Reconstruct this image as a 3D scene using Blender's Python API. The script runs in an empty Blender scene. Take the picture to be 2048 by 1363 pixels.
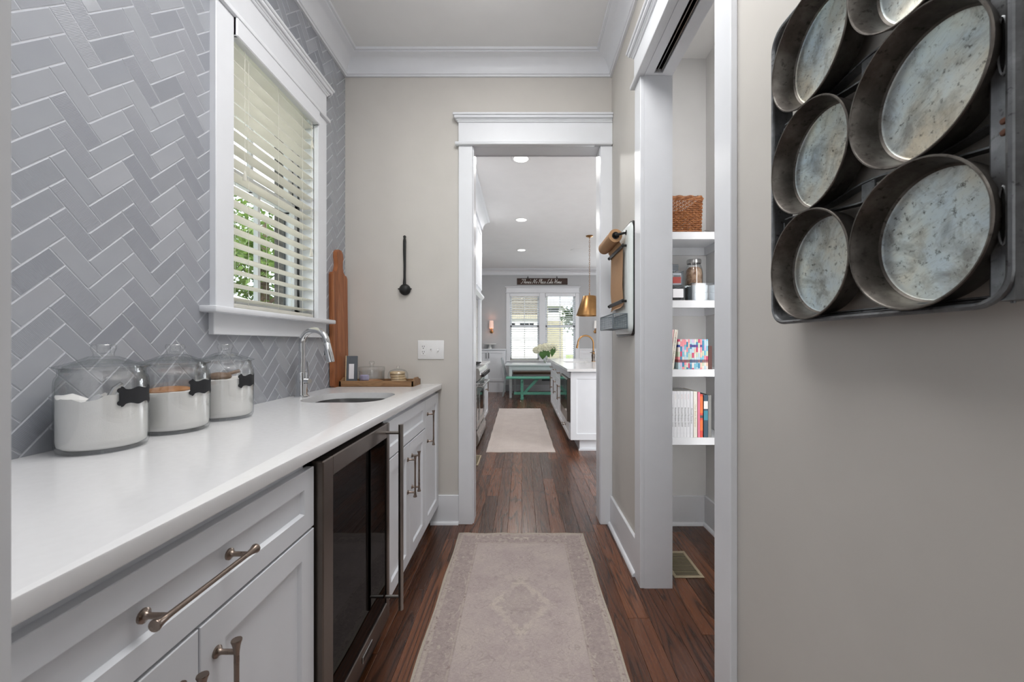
import bpy, bmesh, math, random
from mathutils import Vector, Matrix
R = math.radians
PI = math.pi
rnd = random.Random(7)
scene = bpy.context.scene
C = scene.collection

# ------------------------------------------------------------------ camera
CAMH = 1.185
cam_d = bpy.data.cameras.new('camera')
cam = bpy.data.objects.new('camera', cam_d)
C.objects.link(cam)
cam.location = (0, 0, CAMH)
cam.rotation_euler = (R(90), 0, 0)
cam_d.sensor_fit = 'HORIZONTAL'
cam_d.sensor_width = 36
cam_d.lens = 805 / 2048 * 36
cam_d.shift_x = -20 / 2048
cam_d.shift_y = 5.5 / 2048
cam_d.clip_start = 0.01
cam_d.dof.use_dof = True
cam_d.dof.focus_distance = 1.9
cam_d.dof.aperture_fstop = 9
scene.camera = cam

# ------------------------------------------------------------------ sky, sun, lamps, exposure
w = bpy.data.worlds.new('sky')
scene.world = w
w.use_nodes = True
nt = w.node_tree
bg = nt.nodes['Background']
sky = nt.nodes.new('ShaderNodeTexSky')
sky.sky_type = 'HOSEK_WILKIE'
sky.sun_direction = Vector((0.1, -0.7, 0.71)).normalized()
sky.turbidity = 4.0
sky.ground_albedo = 0.4
mixn = nt.nodes.new('ShaderNodeMixRGB')
mixn.inputs['Fac'].default_value = 0.55
mixn.inputs['Color2'].default_value = (0.95, 0.97, 1.0, 1)
nt.links.new(sky.outputs['Color'], mixn.inputs['Color1'])
nt.links.new(mixn.outputs['Color'], bg.inputs['Color'])
bg.inputs['Strength'].default_value = 4.5

def light(name, kind, loc, power, size=0.2, size_y=None, rot=(0, 0, 0), color=(1, 1, 1), shape=None, spread=None):
    d = bpy.data.lights.new(name, kind)
    o = bpy.data.objects.new(name, d)
    C.objects.link(o)
    o.location = loc
    o.rotation_euler = rot
    d.energy = power
    d.color = color
    if kind == 'AREA':
        d.shape = shape or ('RECTANGLE' if size_y else 'DISK')
        d.size = size
        if size_y:
            d.size_y = size_y
        if spread:
            d.spread = spread
    return o

sun = light('sun', 'SUN', (0, 0, 9), 7.0, rot=Vector((-0.1, 0.7, -0.71)).to_track_quat('-Z', 'Y').to_euler(), color=(1, 0.96, 0.9))
sun.data.angle = R(1.0)
# pantry and closet ceiling lamps, with added soft fill lights among them
light('pantry_soft_fill', 'AREA', (-0.05, 1.05, 3.045), 29, 0.8, 1.3, color=(1.0, 0.99, 0.98))       # added soft overhead fill, standing in for light bounced off the ceiling
lp = light('pantry_globe_lamp', 'POINT', (-0.2, 1.86, 2.9), 1.9, color=(1.0, 0.985, 0.97))              # small semi-flush globe
lp.data.shadow_soft_size = 0.12
light('closet_ceiling_lamp', 'AREA', (0.98, 1.9, 3.04), 2.5, 0.25, color=(1.0, 0.985, 0.97))
light('closet_fill', 'AREA', (1.19, 1.99, 1.45), 4.2, 0.06, 2.1, rot=(R(90), 0, R(30)), color=(1.0, 0.985, 0.97))  # added fill light that brightens the closet shelves from the front
light('entry_overhead_fill', 'AREA', (0.3, -1.3, 3.03), 12, 1.2, 1.2, color=(0.97, 0.99, 1.0))  # added weak overhead fill from behind the camera
# recessed downlights of the kitchen (the fittings in view are modelled further down)
KLIGHTS = [(-0.01, 4.08), (-0.01, 6.09), (-0.01, 8.06)]
KHIDDEN = []
for x, y in KLIGHTS + KHIDDEN:
    light('downlight', 'AREA', (x, y, 3.045), 15, 0.14, color=(1.0, 0.97, 0.93))
# added fill from the far kitchen wall, with no window behind it
YB_ = 2.66
light('kitchen_far_fill', 'AREA', (3.1, 10.08, 1.6), 60, 1.7, 1.7, rot=(R(-90), 0, 0), color=(0.93, 0.97, 1.0))

# added frontal fills: one behind the camera, one on the partition's kitchen side
light('entry_frontal_fill', 'AREA', (0.2, -3.05, 1.55), 21, 2.4, 1.7, rot=(R(90), 0, 0), color=(0.97, 0.99, 1.0))
light('kitchen_front_fill', 'AREA', (2.6, YB_ + 0.16, 1.3), 85, 1.7, 2.1, rot=(R(90), 0, 0), color=(0.98, 0.99, 1.0))

vs = scene.view_settings
vs.view_transform = 'Standard'
vs.look = 'None'
vs.exposure = 0.1
vs.gamma = 1.0
vs.use_curve_mapping = False

# ------------------------------------------------------------------ materials
def lin(r, g, b):
    f = lambda c: (c / 255) / 12.92 if c / 255 <= 0.04045 else ((c / 255 + 0.055) / 1.055) ** 2.4
    return (f(r), f(g), f(b))

class NT:
    """tiny helper to wire shader nodes"""
    def __init__(s, name):
        s.m = bpy.data.materials.new(name)
        s.m.use_nodes = True
        s.t = s.m.node_tree
        s.b = s.t.nodes['Principled BSDF']
        s.out = s.t.nodes['Material Output']
    def n(s, typ, **kw):
        nd = s.t.nodes.new('ShaderNode' + typ)
        for k, v in kw.items():
            if k in ('ins',):
                for a, b in v.items():
                    s.set(nd, a, b)
            else:
                setattr(nd, k, v)
        return nd
    def set(s, nd, key, val):
        if isinstance(val, bpy.types.NodeSocket):
            s.t.links.new(val, nd.inputs[key])
        else:
            if isinstance(val, tuple) and len(val) == 3 and nd.inputs[key].type == 'RGBA':
                val = val + (1,)
            nd.inputs[key].default_value = val
    def bs(s, **kw):
        names = {'color': 'Base Color', 'rough': 'Roughness', 'metal': 'Metallic', 'normal': 'Normal', 'coat': 'Coat Weight',
                 'coatr': 'Coat Roughness', 'spec': 'Specular IOR Level', 'emit': 'Emission Color', 'estr': 'Emission Strength', 'alpha': 'Alpha', 'sss': 'Subsurface Weight'}
        for k, v in kw.items():
            s.set(s.b, names[k], v)
    def coord(s, scale=(1, 1, 1), loc=(0, 0, 0), rot=(0, 0, 0), kind='Object', off=None):
        tc = s.n('TexCoord')
        src = tc.outputs[kind]
        if off is not None:
            va = s.n('VectorMath', operation='ADD')
            s.set(va, 0, src); s.set(va, 1, off)
            src = va.outputs[0]
        mp = s.n('Mapping')
        s.set(mp, 'Vector', src)
        mp.inputs['Scale'].default_value = scale
        mp.inputs['Location'].default_value = loc
        mp.inputs['Rotation'].default_value = rot
        return mp.outputs[0]
    def noise(s, vec, scale=5, detail=4, rough=0.5, dist=0.0):
        nd = s.n('TexNoise', ins={'Vector': vec, 'Scale': scale, 'Detail': detail, 'Roughness': rough, 'Distortion': dist})
        return nd.outputs['Fac']
    def ramp(s, fac, stops, interp='LINEAR'):
        nd = s.n('ValToRGB')
        s.set(nd, 'Fac', fac)
        cr = nd.color_ramp
        cr.interpolation = interp
        while len(cr.elements) < len(stops):
            cr.elements.new(0.5)
        for e, (p, c) in zip(cr.elements, stops):
            e.position = p
            e.color = (c, c, c, 1) if not isinstance(c, tuple) else (c + (1,) if len(c) == 3 else c)
        return nd.outputs['Color']
    def mix(s, fac, a, b, mode='MIX'):
        nd = s.n('MixRGB', blend_type=mode)
        s.set(nd, 'Fac', fac); s.set(nd, 'Color1', a); s.set(nd, 'Color2', b)
        return nd.outputs['Color']
    def math(s, op, a, b=0.0, c=None):
        nd = s.n('Math', operation=op)
        s.set(nd, 0, a); s.set(nd, 1, b)
        if c is not None:
            s.set(nd, 2, c)
        return nd.outputs[0]
    def bump(s, h, strength=0.2, dist=0.01):
        nd = s.n('Bump', ins={'Height': h, 'Strength': strength, 'Distance': dist})
        return nd.outputs['Normal']
    def objrand(s):
        return s.n('ObjectInfo').outputs['Random']

MATS = {}
def plain(name, col, rough=0.5, metal=0.0, var=0.06, scale=30, bump=0.0, coat=0.0, **kw):
    """paint / metal / plastic with slight procedural tone and gloss variation"""
    m = NT(name)
    v = m.coord()
    f = m.noise(v, scale, 3)
    c2 = tuple(max(0, c * (1 - var)) for c in col)
    c3 = tuple(min(1, c * (1 + var)) for c in col)
    m.bs(color=m.ramp(f, [(0.3, c2), (0.7, c3)]), rough=m.math('MULTIPLY_ADD', f, 0.08, rough - 0.04), metal=metal)
    if bump:
        m.bs(normal=m.bump(m.noise(v, scale * 12, 2), bump, 0.002))
    if coat:
        m.bs(coat=coat, coatr=0.05)
    for k, val in kw.items():
        m.bs(**{k: val})
    MATS[name] = m.m
    return m.m

plain('wall_paint', lin(201, 197, 191), 0.6, var=0.02, scale=6, bump=0.03)
plain('kitchen_paint', lin(184, 185, 187), 0.6, var=0.02, scale=6)
plain('closet_paint', lin(226, 226, 226), 0.6, var=0.02, scale=6)
plain('ceiling_paint', lin(232, 232, 232), 0.8, var=0.015, scale=6)
plain('trim_white', lin(226, 228, 232), 0.35, var=0.012, scale=12)
plain('cabinet_white', lin(226, 229, 234), 0.34, var=0.012, scale=12)
plain('quartz', lin(226, 226, 227), 0.16, var=0.012, scale=60)
plain('grout', lin(190, 192, 196), 0.85, var=0.05, scale=80)
plain('chrome', (0.78, 0.79, 0.8), 0.08, 1.0, var=0.02)
plain('stainless', lin(150, 145, 140), 0.3, 1.0, var=0.05, scale=14)
plain('stainless_dark', lin(112, 104, 98), 0.3, 1.0, var=0.06, scale=14)
plain('stainless_light', lin(190, 190, 190), 0.28, 1.0, var=0.05, scale=14)
plain('nickel_bronze', lin(142, 128, 118), 0.28, 1.0, var=0.06)
plain('brass', lin(160, 122, 80), 0.34, 1.0, var=0.06)
plain('black_iron', lin(38, 38, 38), 0.5, 0.4, var=0.25, scale=40, bump=0.15)
plain('black_plastic', lin(22, 22, 24), 0.35, var=0.1)
plain('black_glass', lin(7, 7, 8), 0.06, var=0.1, coat=0.5)
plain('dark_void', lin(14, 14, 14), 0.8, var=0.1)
plain('flour', lin(240, 238, 235), 0.95, var=0.012, scale=40, bump=0.15)
plain('chalkboard', lin(26, 27, 31), 0.75, var=0.12, scale=50)
plain('white_plastic', lin(232, 232, 232), 0.32, var=0.01)
plain('enamel_white', lin(228, 234, 232), 0.16, var=0.015)
plain('enamel_black', lin(18, 18, 18), 0.2, var=0.1)
plain('kraft_paper', lin(178, 138, 100), 0.75, var=0.04, scale=60)
plain('zinc_wire', lin(140, 150, 156), 0.4, 0.9, var=0.1)
plain('cream_metal', lin(170, 156, 130), 0.45, var=0.04)
plain('steel_sink', lin(178, 178, 178), 0.24, 1.0, var=0.04)
plain('white_ceramic', lin(228, 228, 226), 0.15, var=0.01)
plain('table_white', lin(212, 218, 222), 0.25, var=0.02)
plain('chair_grey', lin(172, 180, 184), 0.4, var=0.03)
plain('silver_lid', lin(200, 200, 200), 0.25, 1.0, var=0.06)
plain('slate_grey', lin(88, 94, 100), 0.55, var=0.05)
plain('card_white', lin(232, 232, 236), 0.6, var=0.02)
plain('green_leaf', lin(64, 104, 42), 0.55, var=0.25, scale=9)
plain('stem_green', lin(96, 124, 74), 0.5, var=0.1)
plain('hydrangea_white', lin(226, 224, 200), 0.8, var=0.06, scale=50)
plain('rust', lin(92, 60, 44), 0.8, var=0.2, scale=90)
plain('cup_white', lin(226, 230, 232), 0.4, var=0.02)
plain('grey_rubber', lin(80, 82, 84), 0.6, var=0.05)
plain('window_vinyl', lin(222, 224, 226), 0.4, var=0.01)
plain('track_dark', lin(70, 72, 74), 0.5, var=0.1)
plain('house_white', lin(205, 204, 198), 0.7, var=0.01, scale=2)
plain('house_beige', lin(150, 143, 124), 0.7, var=0.03, scale=2)
plain('roof_grey', lin(96, 98, 102), 0.8, var=0.12, scale=8)
plain('umbrella_white', lin(236, 234, 228), 0.8, var=0.02)
plain('bark', lin(82, 66, 54), 0.9, var=0.25, scale=20, bump=0.3)
plain('brown_top', lin(128, 104, 84), 0.5, var=0.1, scale=20)
plain('biscuit', lin(206, 182, 146), 0.9, var=0.1, scale=120, bump=0.5)
plain('label_lavender', lin(176, 172, 206), 0.8, var=0.12, scale=160, bump=0.4)
plain('wood_scoop', lin(176, 122, 74), 0.5, var=0.1, scale=20)

def glass(name, tint=(0.995, 0.997, 0.997), rough=0.02, base=0.03, gain=0.5, edge=(0.5, 0.54, 0.54), refl=(1, 1, 1)):
    """thin-walled clear glass: see-through, denser towards its edges, with fresnel reflections"""
    m = NT(name)
    lw = m.n('LayerWeight', ins={'Blend': 0.25})
    fc = m.math('POWER', lw.outputs['Facing'], 1.7)
    tr = m.n('BsdfTransparent'); m.set(tr, 'Color', m.mix(fc, tint, edge))
    gl = m.n('BsdfGlossy', ins={'Color': refl, 'Roughness': rough})
    f = m.math('MULTIPLY_ADD', fc, gain, base)
    f = m.math('MULTIPLY_ADD', m.noise(m.coord(), 14, 2), 0.02, f)
    mx = m.n('MixShader')
    m.set(mx, 0, f)
    m.t.links.new(tr.outputs[0], mx.inputs[1])
    m.t.links.new(gl.outputs[0], mx.inputs[2])
    m.t.links.new(mx.outputs[0], m.out.inputs['Surface'])
    m.t.nodes.remove(m.b)
    MATS[name] = m.m
    return m.m
glass('jar_glass', base=0.055)
glass('pane_glass', (0.96, 0.98, 0.98), base=0.0, gain=0.15, edge=(0.8, 0.84, 0.84))
glass('smoke_plastic', (0.88, 0.9, 0.92), rough=0.12, base=0.05)
glass('cooler_glass', (0.05, 0.05, 0.055), base=0.035, gain=0.22, rough=0.02, edge=(0.03, 0.03, 0.03), refl=(0.75, 0.76, 0.78))

def glow(name, col, strength):
    m = NT(name)
    f = m.noise(m.coord(), 8, 2)
    m.bs(color=col, rough=0.5, emit=m.mix(f, tuple(c * 0.96 for c in col), col), estr=strength)
    MATS[name] = m.m
def blind_mat():
    m = NT('blind_white')
    f = m.noise(m.coord(), 12, 3)
    col = m.ramp(f, [(0.3, lin(236, 234, 226)), (0.7, lin(241, 239, 232))])
    m.bs(color=col, rough=0.45)
    tl = m.n('BsdfTranslucent'); m.set(tl, 'Color', col)
    mx = m.n('MixShader'); mx.inputs[0].default_value = 0.45
    m.t.links.new(m.b.outputs[0], mx.inputs[1]); m.t.links.new(tl.outputs[0], mx.inputs[2]); m.t.links.new(mx.outputs[0], m.out.inputs['Surface'])
    MATS['blind_white'] = m.m
blind_mat()
glow('lamp_lens', (1.0, 0.97, 0.92), 4.0)
glow('sconce_shade_lit', (0.9, 0.6, 0.5), 0.4)
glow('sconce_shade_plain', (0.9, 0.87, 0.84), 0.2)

def tile_mat(name, ribbed):
    m = NT(name)
    r = m.objrand()
    v = m.coord()
    f = m.noise(v, 7, 3)
    f2 = m.math('MULTIPLY_ADD', r, 0.5, m.math('MULTIPLY', f, 0.5))
    col = m.ramp(f2, [(0.2, lin(150, 153, 160)), (0.5, lin(158, 161, 167)), (0.85, lin(166, 168, 174))])
    m.bs(color=col, rough=0.2, coat=0.35, coatr=0.08)
    h = m.noise(v, 22, 2)
    if ribbed:
        # fine reeding pressed across the tile (the tile's own long side is its local X)
        wv = m.n('TexWave', wave_type='BANDS', bands_direction='X', ins={'Vector': v, 'Scale': 105.0, 'Distortion': 0.0})
        m.bs(normal=m.bump(wv.outputs['Fac'], 0.3, 0.001), rough=0.34, coat=0.1)
        m.bs(color=m.mix(m.math('MULTIPLY', wv.outputs['Fac'], 0.55), col, lin(118, 121, 130)))
    else:
        m.bs(normal=m.bump(h, 0.06, 0.01))
    MATS[name] = m.m
tile_mat('tile_smooth', False)
tile_mat('tile_ribbed', True)
plain('tile_edge', lin(176, 179, 186), 0.45, var=0.04, scale=60)

def wood_floor():
    m = NT('oak_floor')
    r = m.objrand()
    comb = m.n('CombineXYZ')
    m.set(comb, 0, m.math('MULTIPLY', r, 37.0)); m.set(comb, 1, m.math('MULTIPLY', r, 91.0)); m.set(comb, 2, 0.0)
    tc = m.n('TexCoord')
    va = m.n('VectorMath', operation='ADD')
    m.set(va, 0, tc.outputs['Object']); m.set(va, 1, comb.outputs[0])
    mp = m.n('Mapping'); m.set(mp, 'Vector', va.outputs[0])
    mp.inputs['Scale'].default_value = (6.0, 0.5, 1)
    n1 = m.noise(mp.outputs[0], 1.0, 2, 0.45, 0.7)
    # cathedral grain: contour bands of a stretched noise field
    bands = m.math('FRACT', m.math('MULTIPLY', n1, 17.0))
    tri = m.math('ABSOLUTE', m.math('SUBTRACT', bands, 0.5))
    lines = m.ramp(tri, [(0.0, 0.0), (0.05, 0.15), (0.15, 0.8), (0.5, 1.0)])
    mp2 = m.n('Mapping'); m.set(mp2, 'Vector', va.outputs[0])
    mp2.inputs['Scale'].default_value = (150, 2.5, 1)
    pores = m.noise(mp2.outputs[0], 1.0, 3, 0.6)
    mp3 = m.n('Mapping'); m.set(mp3, 'Vector', va.outputs[0])
    mp3.inputs['Scale'].default_value = (4, 1.2, 1)
    blot = m.noise(mp3.outputs[0], 1.0, 3)
    base = m.ramp(m.math('MULTIPLY_ADD', r, 0.7, m.math('MULTIPLY', blot, 0.3)),
                  [(0.1, lin(70, 43, 29)), (0.45, lin(96, 58, 38)), (0.75, lin(122, 76, 50)), (1.0, lin(84, 53, 36))])
    dark = m.mix(0.75, base, lin(26, 17, 13))
    col = m.mix(lines, dark, base)
    col = m.mix(m.ramp(pores, [(0.45, 0.0), (0.65, 0.28)]), col, lin(34, 22, 16))
    m.bs(color=col, rough=m.math('MULTIPLY_ADD', pores, 0.16, 0.2), normal=m.bump(m.math('MULTIPLY_ADD', lines, 0.6, pores), 0.14, 0.002), coat=0.12, coatr=0.15)
    MATS['oak_floor'] = m.m
wood_floor()

def wood(name, cols, sx=20, sy=2, rough=0.45, axis='Z', bands=9.0, dark=0.35):
    m = NT(name)
    r = m.objrand()
    comb = m.n('CombineXYZ')
    m.set(comb, 0, m.math('MULTIPLY', r, 17.0)); m.set(comb, 1, m.math('MULTIPLY', r, 5.0)); m.set(comb, 2, m.math('MULTIPLY', r, 9.0))
    sc = {'X': (sy, sx, sx), 'Y': (sx, sy, sx), 'Z': (sx, sx, sy)}[axis]
    v = m.coord(scale=sc, off=comb.outputs[0])
    n1 = m.noise(v, 1.0, 3, 0.5, 0.5)
    tri = m.math('ABSOLUTE', m.math('SUBTRACT', m.math('FRACT', m.math('MULTIPLY', n1, bands)), 0.5))
    lines = m.ramp(tri, [(0.0, 0.0), (0.35, 1.0)])
    base = m.ramp(n1, [(0.25, cols[0]), (0.5, cols[1]), (0.75, cols[2])])
    col = m.mix(lines, m.mix(dark, base, tuple(c * 0.35 for c in cols[0])), base)
    m.bs(color=col, rough=rough, normal=m.bump(lines, 0.06, 0.002))
    MATS[name] = m.m
wood('acacia', [lin(126, 72, 42), lin(160, 98, 60), lin(186, 124, 82)], 26, 1.6, axis='Z')
wood('tray_wood', [lin(112, 82, 56), lin(146, 110, 76), lin(170, 134, 96)], 24, 4, axis='X', rough=0.6)
wood('sign_wood', [lin(46, 30, 24), lin(62, 40, 30), lin(80, 50, 36)], 16, 1.5, axis='X', rough=0.6)
wood('teal_paint', [lin(88, 156, 138), lin(106, 180, 158), lin(124, 194, 172)], 12, 3, axis='X', rough=0.5, dark=0.2)
wood('wicker', [lin(112, 66, 34), lin(156, 96, 52), lin(190, 130, 78)], 40, 40, axis='X', rough=0.5)

def pan_mats():
    m = NT('tin_bottom')
    r = m.objrand()
    comb = m.n('CombineXYZ')
    m.set(comb, 0, m.math('MULTIPLY', r, 11.0)); m.set(comb, 1, m.math('MULTIPLY', r, 23.0)); m.set(comb, 2, m.math('MULTIPLY', r, 7.0))
    v = m.coord(off=comb.outputs[0])
    big = m.noise(v, 9, 4, 0.6)
    spots = m.noise(v, 125, 5, 0.7)
    streak = m.noise(m.coord(scale=(1, 60, 420), rot=(R(28), 0, 0), off=comb.outputs[0]), 1.0, 3)
    col = m.ramp(big, [(0.3, lin(206, 198, 178)), (0.5, lin(205, 212, 208)), (0.7, lin(196, 212, 222))])
    pat = m.noise(v, 16, 5, 0.7, 0.6)
    col = m.mix(m.ramp(pat, [(0.48, 0.0), (0.66, 0.6)]), col, lin(104, 97, 88))
    col = m.mix(m.ramp(spots, [(0.57, 0.0), (0.68, 0.8)]), col, lin(64, 60, 55))
    col = m.mix(m.ramp(streak, [(0.55, 0.0), (0.72, 0.22)]), col, lin(108, 106, 102))
    m.bs(color=col, metal=0.85, rough=m.math('MULTIPLY_ADD', big, 0.2, 0.3), normal=m.bump(streak, 0.12, 0.001))
    MATS['tin_bottom'] = m.m
    m = NT('tin_wall')
    r = m.objrand()
    comb = m.n('CombineXYZ')
    m.set(comb, 0, m.math('MULTIPLY', r, 31.0)); m.set(comb, 1, m.math('MULTIPLY', r, 13.0)); m.set(comb, 2, m.math('MULTIPLY', r, 3.0))
    v = m.coord(off=comb.outputs[0])
    big = m.noise(v, 14, 5, 0.65)
    col = m.ramp(big, [(0.3, lin(66, 62, 58)), (0.5, lin(94, 89, 84)), (0.7, lin(124, 120, 114))])
    sp = m.noise(v, 90, 4, 0.6)
    col = m.mix(m.ramp(sp, [(0.58, 0.0), (0.68, 0.7)]), col, lin(50, 46, 42))
    m.bs(color=col, metal=0.8, rough=0.42, normal=m.bump(sp, 0.1, 0.001))
    MATS['tin_wall'] = m.m
    m = NT('strap_steel')
    v = m.coord()
    big = m.noise(v, 20, 5, 0.65)
    col = m.ramp(big, [(0.3, lin(98, 99, 100)), (0.55, lin(122, 124, 126)), (0.75, lin(152, 154, 156))])
    sp = m.noise(v, 110, 4, 0.6)
    col = m.mix(m.ramp(sp, [(0.6, 0.0), (0.7, 0.6)]), col, lin(30, 29, 28))
    m.bs(color=col, metal=0.8, rough=0.42, normal=m.bump(sp, 0.1, 0.001))
    MATS['strap_steel'] = m.m
pan_mats()

def rug_mat(name, hw, hl, faded):
    """worn oriental runner: local X across (half width hw), local Y along (half length hl)"""
    m = NT(name)
    tc = m.n('TexCoord')
    sep = m.n('SeparateXYZ'); m.set(sep, 0, tc.outputs['Object'])
    x, y = sep.outputs[0], sep.outputs[1]
    ax = m.math('ABSOLUTE', x); ay = m.math('ABSOLUTE', y)
    d = m.math('MINIMUM', m.math('SUBTRACT', hw, ax), m.math('SUBTRACT', hl, ay))   # distance from the edge
    v = tc.outputs['Object']
    weave = m.noise(m.coord(scale=(60, 900, 1)), 1.0, 3)
    weave2 = m.noise(m.coord(scale=(700, 90, 1)), 1.0, 3)
    blot = m.noise(v, 5, 4, 0.6)
    fine = m.noise(v, 45, 4, 0.65)
    field = m.ramp(blot, [(0.3, lin(184, 170, 168)), (0.5, lin(194, 181, 177)), (0.72, lin(204, 192, 184))])
    # vines: contour lines of mirrored noise (the pattern is symmetric about the middle)
    mv = m.n('CombineXYZ'); m.set(mv, 0, ax); m.set(mv, 1, m.math('PINGPONG', m.math('ADD', y, 20.0), 0.33)); m.set(mv, 2, 0.0)
    n1 = m.noise(mv.outputs[0], 15, 1, 0.5, 1.4)
    vine = m.ramp(m.math('ABSOLUTE', m.math('SUBTRACT', m.math('FRACT', m.math('MULTIPLY', n1, 3.6)), 0.5)), [(0.0, 1.0), (0.1, 0.0)])
    n2 = m.noise(mv.outputs[0], 26, 1, 0.5, 1.6)
    vine2 = m.ramp(m.math('ABSOLUTE', m.math('SUBTRACT', m.math('FRACT', m.math('MULTIPLY', n2, 2.8)), 0.5)), [(0.0, 1.0), (0.09, 0.0)])
    wear = m.ramp(m.noise(v, 7, 5, 0.7), [(0.36, 0.1), (0.62, 1.0)])
    light_c, dark_c = lin(216, 205, 192), lin(112, 101, 100)
    border = m.ramp(fine, [(0.3, lin(164, 151, 149)), (0.7, lin(188, 174, 169))])
    border = m.mix(m.math('MULTIPLY', m.math('MULTIPLY', vine, wear), 0.9), border, light_c)
    border = m.mix(m.math('MULTIPLY', m.math('MULTIPLY', vine2, wear), 0.6), border, dark_c)
    # medallions along the middle: diamond rings
    py = m.math('SUBTRACT', m.math('PINGPONG', m.math('ADD', y, 20.0 + MED), 0.42), 0.0)
    dia = m.math('ADD', m.math('MULTIPLY', ax, 1.25), m.math('MULTIPLY', py, 0.85))
    dia = m.math('MULTIPLY_ADD', m.noise(mv.outputs[0], 45, 3), 0.13, m.math('SUBTRACT', dia, 0.035))
    ring = m.ramp(dia, [(0.15, 0.0), (0.175, 1.0), (0.2, 1.0), (0.225, 0.0)])
    inner = m.ramp(dia, [(0.16, 1.0), (0.18, 0.0)])
    fld = m.mix(m.math('MULTIPLY', inner, 0.12), field, dark_c)
    fld = m.mix(m.math('MULTIPLY', m.math('MULTIPLY', ring, wear), 0.75), fld, light_c)
    fld = m.mix(m.math('MULTIPLY', m.math('MULTIPLY', vine2, wear), 0.55), fld, light_c)
    fld = m.mix(m.math('MULTIPLY', m.math('MULTIPLY', vine, wear), 0.3), fld, dark_c)
    def band(a, b, e=0.0012):
        return m.math('MULTIPLY', m.ramp(m.math('SUBTRACT', d, a), [(0.0, 0.0), (e, 1.0)]), m.ramp(m.math('SUBTRACT', b, d), [(0.0, 0.0), (e, 1.0)]))
    col = m.mix(m.ramp(d, [(0.129, 0.0), (0.131, 1.0)]), border, fld)
    pale = m.ramp(fine, [(0.3, lin(182, 169, 162)), (0.7, lin(200, 188, 178))])
    dots = m.ramp(m.noise(v, 62, 1, 0.4), [(0.63, 0.0), (0.68, 1.0)])
    pale = m.mix(m.math('MULTIPLY', dots, 0.6), pale, lin(128, 108, 108))
    col = m.mix(band(0.012, 0.034), col, pale)
    col = m.mix(band(0.118, 0.13), col, pale)
    for a in (0.011, 0.034, 0.131):
        col = m.mix(m.math('MULTIPLY', band(a, a + 0.0025), 0.55), col, lin(110, 98, 98))
    col = m.mix(m.ramp(d, [(0.0105, 1.0), (0.0112, 0.0)]), col, lin(192, 183, 168))
    if faded:
        col = m.mix(0.72, col, m.ramp(blot, [(0.3, lin(222, 211, 206)), (0.7, lin(234, 225, 219))]))
    col = m.mix(m.ramp(weave, [(0.35, 0.34), (0.65, 0.0)]), col, lin(116, 104, 100))
    col = m.mix(m.ramp(weave2, [(0.35, 0.2), (0.65, 0.0)]), col, lin(116, 104, 100))
    m.bs(color=col, rough=0.95, spec=0.1, normal=m.bump(m.math('ADD', weave, weave2), 0.35, 0.002))
    MATS[name] = m.m
MED = 0.0

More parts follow.
